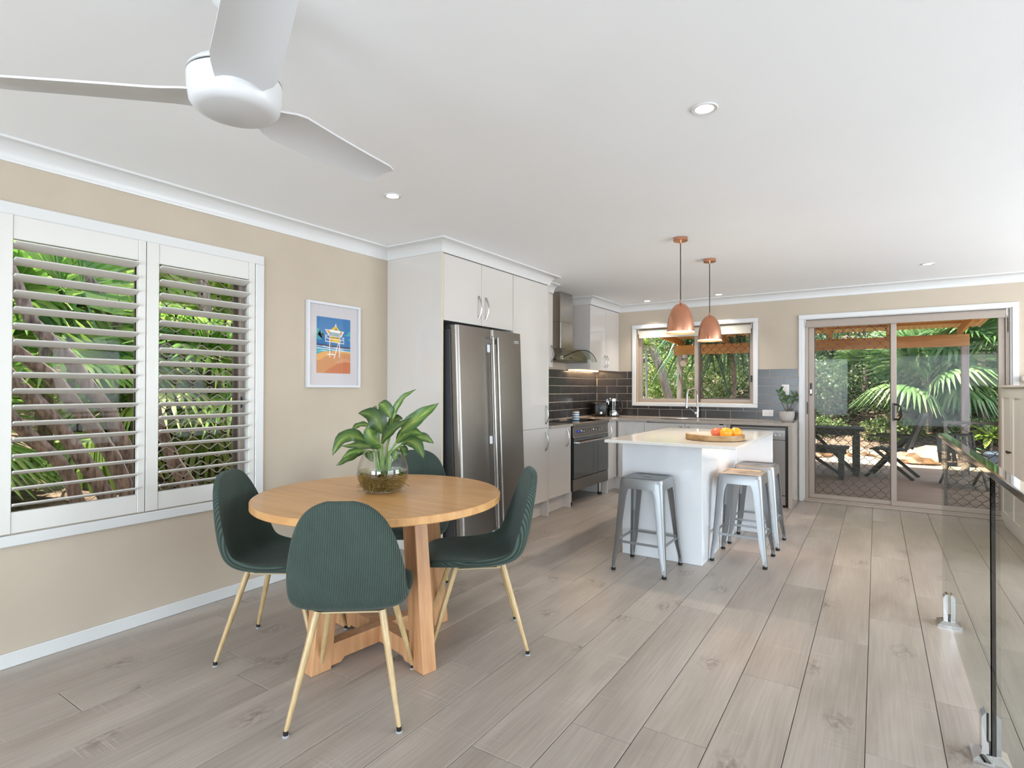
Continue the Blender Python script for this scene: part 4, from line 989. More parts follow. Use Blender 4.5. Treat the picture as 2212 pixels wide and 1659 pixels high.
# ================================================================== WORKTOP OBJECTS
def stripes():
    m = bpy.data.materials.new('blue_striped_ceramic'); m.use_nodes = True; n = m.node_tree.nodes; l = m.node_tree.links; p = n['Principled BSDF']; p.inputs['Roughness'].default_value = .2
    g = n.new('ShaderNodeNewGeometry'); sp = n.new('ShaderNodeSeparateXYZ'); l.new(g.outputs['Position'], sp.inputs[0])
    a = n.new('ShaderNodeMath'); a.operation = 'MULTIPLY'; a.inputs[1].default_value = 2*PI/.0265; l.new(sp.outputs[2], a.inputs[0]); s = n.new('ShaderNodeMath'); s.operation = 'SINE'; l.new(a.outputs[0], s.inputs[0])
    cr = n.new('ShaderNodeValToRGB'); cr.color_ramp.interpolation = 'CONSTANT'; cr.color_ramp.elements[0].color = lin('E6DFD6'); cr.color_ramp.elements[1].position = .62; cr.color_ramp.elements[1].color = lin('3E7BA6')
    mr = n.new('ShaderNodeMapRange'); mr.inputs[1].default_value = -1; l.new(s.outputs[0], mr.inputs[0]); l.new(mr.outputs[0], cr.inputs[0]); l.new(cr.outputs[0], p.inputs['Base Color']); return m
t = thing('canister', 'blue and white striped canister on the cooktop', 'canister', (.38, 5.86, .904))
bm = nb(); lathe(bm, [(0, 0), (.040, 0), (.042, .004), (.042, .098), (.040, .102), (0, .102)], 32, (.38, 5.86, .904)); part('jar', bm, stripes(), t, smooth=True)
bm = nb(); lathe(bm, [(.0405, .102), (.0405, .110), (0, .110)], 32, (.38, 5.86, .904)); part('lid', bm, mat('cork_lid', 'A9845A', .8), t, smooth=True)
bm = nb(); tube(bm, [(.20, 5.80, .910), (.17, 6.02, .910)], [.005, .008], 8); lathe(bm, [(0, -.004), (.018, -.002), (.02, .002), (0, .004)], 12, (.165, 6.05, .912))
solo('spoon', bm, mat('pale_spoon', 'C9B79C', .6), 'pale cooking spoon lying across the back of the black cooktop', 'spoon', smooth=True)
t = thing('toaster', 'black two slice toaster in the corner of the bench', 'toaster', (.20, 6.90, .905))
RT = Matrix.Translation((.20, 6.90, .905)) @ Matrix.Rotation(math.radians(35), 4, 'Z')
def tp_(bm): bm.transform(RT); return bm
bm = nb(); box(bm, -.085, .085, -.15, .15, .012, .185, .022, 3); part('body', tp_(bm), black, t, smooth=True)
bm = nb(); box(bm, -.05, -.02, -.12, .12, .1845, .187); box(bm, .02, .05, -.12, .12, .1845, .187); part('bread_slot', tp_(bm), mat('slot_black', '020202', .8), t)
bm = nb(); box(bm, -.02, .02, -.166, -.15, .10, .115, .004); box(bm, -.03, -.01, -.158, -.151, .155, .160); part('lever', tp_(bm), dgrey, t)
bm = nb(); lathe(bm, [(.017, 0), (.017, .012), (0, .014)], 18); bm.transform(Matrix.Translation((0, -.150, .05)) @ Matrix.Rotation(PI/2, 4, 'X')); part('dial', tp_(bm), steel_l, t, smooth=True)
for sx in (-.06, .06):
    for sy in (-.12, .12):
        bm = nb(); lathe(bm, [(0, 0), (.010, 0), (.010, .014)], 10, (sx, sy, 0)); part('foot', tp_(bm), rubber, t)
t = thing('kettle', 'glass and steel electric kettle beside the black toaster', 'kettle', (.395, 6.93, .905))
KX, KY, KZ = .395, 6.93, .905
bm = nb(); lathe(bm, [(0, 0), (.082, 0), (.084, .006), (.080, .018), (0, .019)], 36, (KX, KY, KZ)); part('power_base', bm, dgrey, t, smooth=True)
bm = nb(); lathe(bm, [(0, .02), (.074, .02), (.074, .07), (.073, .072)], 36, (KX, KY, KZ)); part('steel_band', bm, chrome, t, smooth=True)
bm = nb(); lathe(bm, [(.073, .072), (.070, .13), (.066, .205), (.064, .205), (.067, .13), (.070, .074)], 36, (KX, KY, KZ)); part('glass_body', bm, glass('kettle_glass', (.70, .71, .70), .7), t, smooth=True)
bm = nb(); lathe(bm, [(.066, .205), (.066, .235), (.058, .243), (0, .245)], 36, (KX, KY, KZ)); box(bm, KX-.095, KX-.055, KY-.02, KY+.02, KZ+.155, KZ+.235, .006); part('lid', bm, chrome, t, smooth=True)
bm = nb(); tube(bm, [(KX+.06, KY-.01, KZ+.232), (KX+.105, KY-.01, KZ+.222), (KX+.128, KY-.01, KZ+.17), (KX+.125, KY-.01, KZ+.11), (KX+.10, KY-.01, KZ+.065), (KX+.07, KY-.01, KZ+.055)], .010, 10, flat=1.3); part('handle', bm, dgrey, t, smooth=True)
bm = nb(); lathe(bm, [(0, .073), (.068, .073), (.067, .09), (0, .09)], 24, (KX, KY, KZ)); part('element_plate', bm, steel_l, t, smooth=True)
# potted zz plant
t = thing('potted_plant', 'small leafy plant in a round pale concrete pot by the sliding door', 'plant', (2.47, 6.99, .905))
bm = nb(); lathe(bm, [(0, 0), (.045, 0), (.062, .012), (.075, .045), (.079, .08), (.079, .118), (.073, .118), (.072, .095), (0, .095)], 36, (2.47, 6.99, .905)); pot = part('pot', bm, mat('pale_concrete', 'B4AFA9', .8, c2='BEB9B3', scale=(40, 40, 40)), t, smooth=True)
bm = nb(); lathe(bm, [(0, .1085), (.070, .108)], 24, (2.47, 6.99, .905)); part('soil', bm, mat('dark_soil', '1E1712', .95), t)
for (dx, dz, sgn, n_) in ((-.075, .24, -1, 6), (.085, .19, 1, 5), (-.01, .20, 1, 3)):
    base = Vector((2.47, 6.99, 1.01)); tip = base+Vector((dx, -.02, dz)); bm = nb(); pts = [base+Vector((dx*.15*u, 0, 0))*0+ (tip-base)*u+Vector((sgn*.015*math.sin(PI*u), 0, 0)) for u in (0, .25, .5, .75, 1)]
    tube(bm, pts, [.006, .005, .004, .003, .002], 8); part('stem', bm, mat('brown_green_stem', '5A4E34', .6), t, smooth=True)
    for k in range(n_):
        u = .5+.5*k/(n_-1); p = base.lerp(tip, u); s = 1 if k % 2 else -1
        bm = nb(); uvl = bm.loops.layers.uv.new('UVMap'); q = p+Vector((s*.045, -.01, .045 if k < n_-1 else .06)); leaf_bm(bm, p, p.lerp(q, .5)+Vector((s*.006, 0, .006)), q, .027, Vector((0, -1, .4)).normalized(), .2, uvl)
        part('leaf', bm, leafd, t, smooth='all')
# outlets
def plate(y, x, z, w, h, name, label, cat):
    t = thing(name, label, cat, (x, D-.012, z)); bm = nb(); box(bm, x-w/2, x+w/2, D-.017, D-.0072, z-h/2, z+h/2, .002); part('plate', bm, mat('white_switch_plastic', 'E0D9D6', .35), t); return t
t = plate(0, 2.436, 1.268, .076, .118, 'light_switch', 'white two button light switch on the tiles above the potted plant', 'switch')
for dz in (.022, -.012):
    bm = nb(); lathe(bm, [(.011, 0), (.011, .003), (0, .003)], 16); bm.transform(Matrix.Translation((2.436, D-.0172, 1.268+dz)) @ Matrix.Rotation(PI/2, 4, 'X')); part('button', bm, mat('switch_button', 'D3CBC5', .3), t)
t = plate(0, 2.248, .992, .118, .074, 'power_outlet', 'white double power outlet on the tiles left of the potted plant', 'outlet')
for sx in (-.026, .026):
    bm = nb()
    for (a, b, r_) in ((-.006, .0, .5), (.006, .0, -.5), (0, -.012, 0)):
        g = nb(); box(g, -.0012, .0012, D-.0176, D-.0171, -.004, .004); g.transform(Matrix.Translation((2.248+sx+a, 0, .985+b)) @ Matrix.Rotation(r_, 4, 'Y')); me = bpy.data.meshes.new('x'); g.to_mesh(me); bm.from_mesh(me); g.free(); bpy.data.meshes.remove(me)
    part('socket', bm, black, t)
    bm = nb(); box(bm, 2.248+sx-.006, 2.248+sx+.006, D-.0195, D-.0171, 1.007, 1.017, .001); part('rocker', bm, MATS['white_switch_plastic'], t)

# tray and fruit on the island
TX, TY, TZ = 2.318, 4.27, .9025
t = thing('round_tray', 'round wooden tray with white inside on the island top', 'tray', (TX, TY, TZ))
bm = nb(); lathe(bm, [(0, 0), (.200, 0), (.206, .004), (.206, .040), (.203, .043), (.198, .043), (.196, .010)], 72, (TX, TY, TZ)); part('rim', bm, traywood, t, smooth=True)
bm = nb(); lathe(bm, [(0, .0102), (.1955, .0102), (.1975, .0425)], 72, (TX, TY, TZ)); part('lining', bm, mat('cream_lacquer', 'D9CDBD', .2), t, smooth=True)
def fruit(x, y, r, sq, m, nm, lab, cat, stem=True, lobes=0):
    t = thing(nm, lab, cat, (x, y, TZ+.011)); bm = nb(); pr = [(0, sq*r*2*.06)]
    for k in range(1, 16):
        a = PI*k/16; pr.append((r*math.sin(a)*(1 if k < 12 else 1), r*sq*(1-math.cos(a))))
    pr.append((0, r*sq*2*.93)); lathe(bm, pr, 32, (x, y, TZ+.011))
    if lobes:
        for v in bm.verts:
            dx, dy = v.co.x-x, v.co.y-y; a = math.atan2(dy, dx); h = math.hypot(dx, dy); k = 1-.04*abs(math.sin(a*lobes/2))**.5 if h > 1e-4 else 1; v.co.x = x+dx*k; v.co.y = y+dy*k
    part('flesh', bm, m, t, smooth='all')
    bm = nb(); tube(bm, [(x, y, TZ+.011+r*sq*1.86), (x+.004, y, TZ+.011+r*sq*2.12)], .0022, 6); part('stem', bm, mat('fruit_stem', '4A3B22', .7), t)
orm = mat('orange_peel', 'F08A12', .35, c2='F29A22', scale=(30, 30, 30), bump=.15); apm = mat('red_apple_skin', 'B8452F', .25, c2='D98A5E', scale=(18, 18, 60), p0=.3, p1=.8)
fruit(2.400, 4.262, .046, .88, orm, 'orange', 'front orange on the round tray, the one nearest the camera', 'fruit', lobes=8)
fruit(2.452, 4.335, .045, .88, orm, 'orange', 'rear orange on the round tray, partly behind the front one', 'fruit', lobes=8)
fruit(2.325, 4.300, .041, .92, apm, 'apple', 'larger pinkish red apple at the left of the fruit', 'fruit')
fruit(2.352, 4.385, .038, .95, mat('dark_red_apple_skin', '9E2A24', .25), 'apple', 'dark red apple at the back of the fruit, with upright stem', 'fruit')

# ================================================================== BALUSTRADE, WHITE CABINET
GX = 3.645
def gpanel(y0, y1, label):
    t = thing('balustrade_panel', label, 'balustrade', (GX, (y0+y1)/2, .05), 0, 'frameless glass balustrade panels')
    bm = nb(); box(bm, GX-.006, GX+.006, y0+.0002, y1-.0002, .05, .992); part('pane', bm, baluglass, t)
    bm = nb(); box(bm, GX-.0065, GX+.0065, y0-.012, y0+.0001, .05, .992); part('polished_edge', bm, edgeg, t)
gpanel(2.46, 4.13, 'far frameless glass balustrade panel, its dark near edge showing as a vertical line')
gpanel(.75, 2.44, 'near frameless glass balustrade panel at the right edge of the picture')
bm = nb(); box(bm, GX-.021, GX+.021, .75, 4.135, .9925, 1.018, .004, 2); solo('handrail', bm, chrome, 'polished square chrome handrail running along the top of the glass balustrade', 'handrail')
def spigot(y, label):
    t = thing('glass_spigot', label, 'spigot', (GX, y, 0), 0, 'chrome spigots holding the glass balustrade'); s = .052
    bm = nb(); v0 = [bm.verts.new((GX+a*s, y+b*s, z)) for z in (.0005, .010) for a, b in ((-1, -1), (1, -1), (1, 1), (-1, 1))]
    v1 = [bm.verts.new((GX+a*.027, y+b*.030, .026)) for a, b in ((-1, -1), (1, -1), (1, 1), (-1, 1))]
    bm.faces.new(v0[3::-1]); [bm.faces.new((v0[k], v0[(k+1) % 4], v0[4+(k+1) % 4], v0[4+k])) for k in range(4)]; [bm.faces.new((v0[4+k], v0[4+(k+1) % 4], v1[(k+1) % 4], v1[k])) for k in range(4)]; bm.faces.new(v1)
    bmesh.ops.recalc_face_normals(bm, faces=bm.faces); part('cover_plate', bm, chrome, t)
    for sx in (-1, 1):
        bm = nb(); prism(bm, [(GX+sx*.0065, .02), (GX+sx*.026, .02), (GX+sx*.026, .150), (GX+sx*.014, .168), (GX+sx*.0065, .168)], y-.026, y+.026, 'xz'); part('clamp', bm, steel_l if False else chrome, t)
    bm = nb(); box(bm, GX-.0064, GX+.0064, y-.026, y+.026, .026, .0495); part('gasket', bm, rubber, t)
spigot(3.837, 'far chrome floor spigot clamping the bottom of the glass balustrade')
spigot(2.525, 'near chrome floor spigot clamping the glass, at the bottom right of the picture')
t = thing('tall_cabinet', 'cream painted storage cabinet with panelled doors beside the sliding door', 'cabinet', (4.5, 6.2, 0))
crm = mat('cream_cabinet_paint', 'F0EAE0', .45)
bm = nb(); box(bm, 4.32, 4.75, 5.35, 6.95, .001, 1.29, .002); part('carcass', bm, crm, t)
bm = nb(); box(bm, 4.285, 4.76, 5.34, 6.965, 1.2905, 1.312, .006, 2); part('top', bm, crm, t)
for (a, b, kn) in ((6.475, 6.94, 6.505), (6.005, 6.468, 6.44), (5.51, 5.998, 5.54)):
    bm = nb(); frame(bm, 'x', 4.300, 4.3195, a, b, .06, 1.285, .085, .002); box(bm, 4.309, 4.3195, a+.084, b-.084, .144, 1.201); dd = part('door', bm, crm, t)
    bm = nb(); lathe(bm, [(.006, 0), (.005, .014), (.013, .022), (.012, .028), (0, .031)], 16); bm.transform(Matrix.Translation((4.300, kn, .725)) @ Matrix.Rotation(-PI/2, 4, 'Y')); part('knob', bm, mat('dark_bronze_knob', '3A2B1E', .3, .8), dd, smooth=True)
bm = nb(); box(bm, 4.465, 4.80, 7.06, 7.14, 1.345, 1.405, .022, 3)
solo('wall_shelf', bm, mat('pale_beige_bar', 'CFC7BC', .35), 'pale rounded horizontal bar on the beige wall above the cream cabinet', 'shelf', smooth=True)
#OUTDOOR
# ================================================================== OUTDOORS
import numpy as np
rng = np.random.default_rng(11)
def foliage_mat(name, c0, c1, c2, trl=.35, rough=.45):
    m = bpy.data.materials.new(name); m.use_nodes = True; n = m.node_tree.nodes; l = m.node_tree.links; p = n['Principled BSDF']; p.inputs['Roughness'].default_value = rough
    g = n.new('ShaderNodeNewGeometry'); cr = n.new('ShaderNodeValToRGB'); e = cr.color_ramp.elements; e[0].color = lin(c0); e[1].color = lin(c2); x = e.new(.5); x.color = lin(c1)
    l.new(g.outputs['Random Per Island'], cr.inputs[0]); l.new(cr.outputs[0], p.inputs['Base Color']); t = n.new('ShaderNodeBsdfTranslucent'); l.new(cr.outputs[0], t.inputs[0])
    mx = n.new('ShaderNodeMixShader'); mx.inputs[0].default_value = trl; l.new(p.outputs[0], mx.inputs[1]); l.new(t.outputs[0], mx.inputs[2]); l.new(mx.outputs[0], n['Material Output'].inputs[0]); MATS[name] = m; return m
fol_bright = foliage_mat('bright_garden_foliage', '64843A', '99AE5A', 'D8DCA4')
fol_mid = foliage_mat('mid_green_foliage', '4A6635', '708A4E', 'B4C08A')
fol_dark = foliage_mat('dark_shrub_foliage', '3C5234', '5F7A4A', 'A8B48C')  # darker greens, random per leaf
palm_m = foliage_mat('fan_palm_leaf', '55793F', '6E9152', 'A4BB82', .25, .35)
palm_v = foliage_mat('vivid_fan_palm_leaf', '4F7E30', '779F42', 'B8CC72', .45, .3)
fol_v = foliage_mat('vivid_garden_foliage', '6E9A2E', 'A8C24A', 'E2E898', .5)
palm_y = foliage_mat('yellow_green_palm_leaf', '718F34', '93AA4C', 'BCC878', .35, .35)
drac_m = foliage_mat('dracaena_leaf', '3F6B4A', '54815C', '88A878', .2, .35)
barkm = mat('rough_brown_bark', '3B2F28', .9, c2='A08C7C', scale=(34, 34, 7), det=8, p0=.3, p1=.7, bump=.9, bd=.02)
barkg = mat('grey_bark', '75695F', .9, c2='A39688', scale=(12, 12, 3), det=8, bump=.8, bd=.015)
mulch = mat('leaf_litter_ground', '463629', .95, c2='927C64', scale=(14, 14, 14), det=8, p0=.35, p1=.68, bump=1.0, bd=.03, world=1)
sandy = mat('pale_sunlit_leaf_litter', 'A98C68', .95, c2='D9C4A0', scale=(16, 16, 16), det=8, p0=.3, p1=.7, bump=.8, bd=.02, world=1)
pine = mat('orange_treated_pine', 'C08A4A', .6, c2='D6A463', scale=(3, 24, 24), det=5)
greywood = mat('weathered_grey_timber', '9A8F86', .8, c2='B8AEA4', scale=(16, 16, 2), det=5)
deckm = mat('brown_grey_decking', '7C6A58', .7, c2='94816C', scale=(3, 30, 5), det=5, world=1)
furn = mat('dark_green_grey_outdoor_paint', '35382E', .6, c2='45483A', scale=(4, 30, 30))
rockm = mat('sandstone_rock', '8E7560', .9, c2='C4AA8C', scale=(5, 5, 5), det=8, bump=.8, bd=.03)
ccream = mat('cream_eave_paint', 'D9CCB9', .7)
def mesh_obj(name, V, F, m, parent=None, kind=None):
    me = bpy.data.meshes.new(name); me.from_pydata(V.tolist() if hasattr(V, 'tolist') else V, [], F.tolist() if hasattr(F, 'tolist') else F); me.materials.append(m); me.update()
    o = bpy.data.objects.new(name, me); C.objects.link(o)
    if parent is not None: o.parent = parent
    if kind: o['kind'] = kind
    return o
def leaf_cloud(c, r, n, size, shell=.55):
    # n diamond leaves filling an ellipsoid, denser near its surface; returns verts, faces relative to c
    d = rng.normal(size=(n, 3)); d /= np.linalg.norm(d, axis=1)[:, None]
    rad = shell+(1-shell)*rng.random(n)**.7; lump = 1+.22*np.sin(d[:, 0]*7+c[0])*np.cos(d[:, 2]*6+c[1])+.12*np.sin(d[:, 1]*11)
    P = d*(rad*lump)[:, None]*np.array(r)
    a = rng.normal(size=(n, 3)); a[:, 2] *= .7; a /= np.linalg.norm(a, axis=1)[:, None]; b = np.cross(a, rng.normal(size=(n, 3))); b /= np.linalg.norm(b, axis=1)[:, None]
    L = size*(.6+.8*rng.random(n))[:, None]; w = L*.28
    V = np.stack([P-a*L/2, P+b*w, P+a*L/2, P-b*w], 1).reshape(-1, 3); F = np.arange(n*4).reshape(-1, 4); return V, F
def shrub(x, y, z, r, n, size, m, name, label, group=None, trunkm=barkg, cat='shrub'):
    t = thing(name, label, cat, (x, y, z), 0, group)
    V, F = leaf_cloud((x, y), r, n, size); V[:, 2] += r[2]*.95; V[:, 2] = np.maximum(V[:, 2], .01); mesh_obj('foliage', V, F, m, t, 'stuff')
    bm = nb()
    for k in range(3):
        a = 2.1*k; tube(bm, [(0, 0, -.05), (.12*math.cos(a)*r[0], .12*math.sin(a)*r[1], r[2]*.5), (.4*math.cos(a)*r[0], .4*math.sin(a)*r[1], r[2]*1.1)], [.05, .035, .015], 7)
    part('stem', bm, trunkm, t, w=False, smooth=True); return t
# ground: terrain rising behind the patio and beside the house
def hgt(x, y):
    h = -.12
    if y > 12.2: h = -.12+.30*min(1, (y-12.2)/.5)+max(0, y-12.7)*.30
    if x < -1.0: h = max(h, -.12+.10*min(1, (-1-x)/.4)+max(0, -1.4-x)*.25)
    return h+.04*math.sin(x*3.1+y*2.3)*math.cos(y*1.7-x)
V = []; F = []; nx, ny = 70, 80
for j in range(ny):
    for i in range(nx):
        x = -14+26*i/(nx-1); y = -8+32*j/(ny-1); inside = -1.0 < x < 7 and -4 < y < 7.5
        V.append((x, y, -.5 if inside else hgt(x, y)))
for j in range(ny-1):
    for i in range(nx-1): F.append((j*nx+i, j*nx+i+1, (j+1)*nx+i+1, (j+1)*nx+i))
go = mesh_obj('garden_ground', V, F, mulch); go['kind'] = 'structure'
bm = nb(); n = 26; rows = []
for i in range(n):
    x = -3+12*i/(n-1); rows.append([bm.verts.new((x, 11.75, -.09)), bm.verts.new((x, 12.1, -.06+.02*math.sin(i*2.1))), bm.verts.new((x, 12.45+.1*math.sin(i*1.3), .02))])
for A, B in zip(rows, rows[1:]):
    for k in range(2): bm.faces.new((A[k], B[k], B[k+1], A[k+1]))
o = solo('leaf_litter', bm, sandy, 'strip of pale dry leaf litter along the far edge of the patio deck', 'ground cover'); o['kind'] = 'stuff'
pd = struct('patio_deck', box(nb(), -3, 8, 7.32, 11.8, -.30, -.075), deckm)
bm = nb(); y = 7.33
while y < 11.78: box(bm, -3, 8, y, y+.055, -.075, -.062); y += .0635
part('deck_board', bm, deckm, pd, kind='stuff')
# eave outside the left window
bm = nb(); box(bm, -.72, -.16, -1.5, 6.5, 2.30, 2.33); struct('trim_3', bm, ccream)
bm = nb(); box(bm, -.75, -.725, -1.5, 6.5, 2.20, 2.42); struct('trim_4', bm, ccream)
# pergola
t = thing('pergola', 'orange timber pergola with corrugated roof over the back patio', 'pergola', (2.2, 11, -.06))
for x in (.08, 4.46):
    bm = nb(); box(bm, x-.047, x+.047, 10.95, 11.045, -.06, 1.94 if x > 1 else 1.938, .004); part('post', bm, greywood, t)
bm = nb(); box(bm, -.02, 4.51, 10.94, 10.985, 1.94, 2.125, .004); part('beam', bm, pine, t)
bm = nb(); box(bm, -.02, 4.51, 11.01, 11.055, 1.945, 2.12, .004); part('beam', bm, pine, t)
bm = nb(); box(bm, -.03, -.0205, 10.93, 11.06, 1.94, 2.125); part('beam_end', bm, mat('weathered_white_end', 'B9B4B2', .8), t)
bm = nb(); box(bm, -1, 6.5, 7.33, 7.37, 2.26, 2.45); part('ledger', bm, pine, t)
for x in (.05, .93, 1.80, 2.66, 3.48, 4.42):
    bm = nb(); beam(bm, (x, 7.37, 2.385), (x, 11.35, 2.185), .045, .12); part('rafter', bm, pine, t)
for y in (8.2, 9.1, 10.0, 10.75):
    z = 2.385-(y-7.37)*.0503+.075; bm = nb(); box(bm, -.05, 4.6, y-.02, y+.02, z-.015, z+.015); part('batten', bm, pine, t)
bm = nb(); N = 4.8/.076*8; xs = np.linspace(-.12, 4.7, 500); prev = None
for x in xs:
    dz = .009*math.sin(2*PI*x/.076); a = bm.verts.new((x, 7.33, 2.385+.102+dz)); b = bm.verts.new((x, 11.5, 2.385-(11.5-7.37)*.0503+.102+dz))
    if prev: bm.faces.new((prev[0], a, b, prev[1]))
    prev = (a, b)
rs = part('roof_sheet', bm, mat('tan_corrugated_sheet', 'C0A27E', .5, trl=.35), t, smooth='all')
so_ = rs.modifiers.new('t', 'SOLIDIFY'); so_.thickness = .0015
t = thing('security_light', 'white outdoor security light fixed to the pergola post, seen through the kitchen window', 'outdoor light', (.2, 10.93, 1.8))
bm = nb(); tube(bm, [(.20, 10.93, 1.93), (.20, 10.93, 1.87)], .05, 20); tube(bm, [(.20, 10.96, 1.82), (.20, 10.80, 1.76)], [.045, .06], 20); box(bm, .17, .23, 10.91, 10.95, 1.92, 1.9399); part('lamp_head', bm, mat('cream_plastic', 'D8D2C6', .5), t, smooth=True)
# picnic table and bench
PZ = -.061
t = thing('picnic_table', 'dark painted slatted picnic table on the patio behind the sliding door', 'table', (2.2, 10.35, PZ))
for k in range(5):
    y = 10.02+.142*k; bm = nb(); box(bm, 1.1, 3.16, y, y+.13, .625, .665, .004); part('slat', bm, furn, t)
for x in (1.25, 3.05):
    for y in (10.06, 10.62):
        bm = nb(); box(bm, x-.045, x+.045, y-.04, y+.04, PZ+.001, .545, .004); part('leg', bm, furn, t)
    bm = nb(); box(bm, x-.02, x+.02, 10.03, 10.71, .545, .624, .003); part('cross_rail', bm, furn, t)
bm = nb(); box(bm, 1.2, 3.10, 10.04, 10.07, .56, .624, .003); part('apron', bm, furn, t)
bm = nb(); beam(bm, (3.02, 10.06, .02), (2.45, 10.06, .60), .03, .05); part('brace', bm, furn, t)
t = thing('bench', 'dark painted slatted bench in front of the picnic table', 'bench', (2.1, 9.62, PZ))
for k in range(2):
    y = 9.48+.145*k; bm = nb(); box(bm, 1.1, 2.98, y, y+.135, .395, .430, .004); part('slat', bm, furn, t)
bm = nb(); box(bm, 1.15, 2.95, 9.49, 9.52, .325, .394, .003); part('apron', bm, furn, t)
for x in (1.3, 2.88):
    for y in (9.52, 9.72):
        bm = nb(); box(bm, x-.035, x+.035, y-.035, y+.035, PZ+.001, .3945, .004); part('leg', bm, furn, t)
bm = nb(); beam(bm, (2.88, 9.62, .0), (2.35, 9.62, .37), .03, .045); part('brace', bm, furn, t)
def patio_chair(x, y, rz, label):
    t = thing('patio_chair', label, 'chair', (x, y, PZ), rz, 'dark slatted chairs on the patio')
    for s in (-.23, .23):
        bm = nb(); beam(bm, (s, .28, .0), (s, -.22, .62), .022, .045); part('leg', bm, furn, t, w=False)
        bm = nb(); beam(bm, (s*.92, -.32, .0), (s*.92, .18, .44), .022, .045); part('leg', bm, furn, t, w=False)
        bm = nb(); beam(bm, (s, -.22, .42), (s, -.42, .98), .022, .045); part('back_post', bm, furn, t, w=False)
        bm = nb(); box(bm, s-.025, s+.025, -.30, .24, .62, .645, .005); part('armrest', bm, furn, t, w=False)
    for k in range(6):
        bm = nb(); box(bm, -.22, .22, -.2+.075*k, -.2+.075*k+.06, .415, .435, .003); part('seat_slat', bm, furn, t, w=False)
    for k in range(6):
        x_ = -.19+.076*k; bm = nb(); beam(bm, (x_, -.24, .46), (x_, -.41, .95), .05, .014); part('back_slat', bm, furn, t, w=False)
    bm = nb(); beam(bm, (-.23, -.42, .96), (.23, -.42, .96), .025, .05); part('top_rail', bm, furn, t, w=False)
    return t
patio_chair(3.50, 10.30, math.radians(78), 'dark slatted folding chair beside the end of the picnic table')
patio_chair(4.30, 9.75, math.radians(-172), 'dark slatted patio chair on the right, seen through the glass balustrade').scale = (.9, .9, .72)
# rocks
rocks = [(1.6, 12.45, .34, .16, 'grey brown rock'), (2.35, 12.42, .30, .17, 'bluish grey rock'), (2.95, 12.5, .26, .14, 'small tan rock'), (3.45, 12.5, .34, .16, 'tan rock'), (4.02, 12.42, .42, .22, 'large sloping sandstone rock'), (4.75, 12.6, .36, .17, 'pale flat rock'), (5.4, 12.8, .40, .2, 'brown rock'), (.6, 12.6, .36, .17, 'brown edging rock')]
lab = ['left of the picnic table, behind the bench', 'behind the end of the bench', 'between the picnic table leg and the folding chair', 'just left of the sliding door centre stile', 'right of the sliding door centre stile', 'behind the pergola post', 'at the far right under the strap leaved plant', 'below the kitchen window view']
for k, (x, y, r, h, nm) in enumerate(rocks):
    t = bmesh.new(); bmesh.ops.create_icosphere(t, subdivisions=3, radius=1)
    for v in t.verts:
        d = v.co.copy(); s = 1+.16*math.sin(d.x*3+k)*math.cos(d.y*4+k*2)+.10*math.sin(d.z*7+k*3+d.x*5); v.co = Vector((d.x*r*s, d.y*r*.7*s, max(d.z, -.25)*h*s))
        v.co.x = round(v.co.x/.045)*.045*.5+v.co.x*.5; v.co.z = round(v.co.z/.05)*.05*.4+v.co.z*.6
    t.transform(Matrix.Translation((x, y, .02))); solo('rock', t, rockm, nm+' edging the garden bed, '+lab[k], 'rock', 'rocks edging the garden behind the patio')
bm = nb(); box(bm, 4.85, 5.9, 12.1, 12.4, -.1, .22, .02); solo('planter_box', bm, mat('slate_blue_box', '3F4E5A', .6), 'slate blue low box at the right end of the garden edge', 'planter box')
# shrubs behind the patio
G1 = 'dense shrubs growing on the bank behind the patio'
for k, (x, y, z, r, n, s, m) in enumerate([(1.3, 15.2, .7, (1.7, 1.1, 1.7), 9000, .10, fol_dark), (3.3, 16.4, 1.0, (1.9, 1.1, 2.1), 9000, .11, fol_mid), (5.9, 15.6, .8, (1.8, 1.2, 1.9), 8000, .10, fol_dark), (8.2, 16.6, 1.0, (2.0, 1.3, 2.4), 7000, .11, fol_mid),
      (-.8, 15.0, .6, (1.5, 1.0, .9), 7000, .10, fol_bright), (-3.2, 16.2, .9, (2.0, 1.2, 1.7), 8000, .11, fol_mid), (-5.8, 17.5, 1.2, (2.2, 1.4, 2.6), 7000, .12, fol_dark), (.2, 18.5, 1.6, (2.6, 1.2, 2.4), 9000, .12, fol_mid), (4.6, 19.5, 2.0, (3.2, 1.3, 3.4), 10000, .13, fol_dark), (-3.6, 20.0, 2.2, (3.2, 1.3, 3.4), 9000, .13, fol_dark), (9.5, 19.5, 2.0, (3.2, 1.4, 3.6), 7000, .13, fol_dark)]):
    shrub(x, y, z, r, n, s, m, 'shrub', ['dark leafy shrub behind the picnic table', 'mid green shrub behind the centre stile of the sliding door', 'dark shrub behind the pergola post', 'mid green shrub at the far right of the garden', 'bright sunlit shrub low in the kitchen window', 'mid green shrub at the left of the kitchen window', 'tall dark shrub beyond the left edge of the kitchen window', 'tall shrub on the slope between the kitchen window and the door', 'tall dark tree mass at the top of the slope behind the door', 'tall dark tree mass at the top of the slope behind the kitchen window', 'tall dark tree mass at the far right top of the slope'][k], G1)
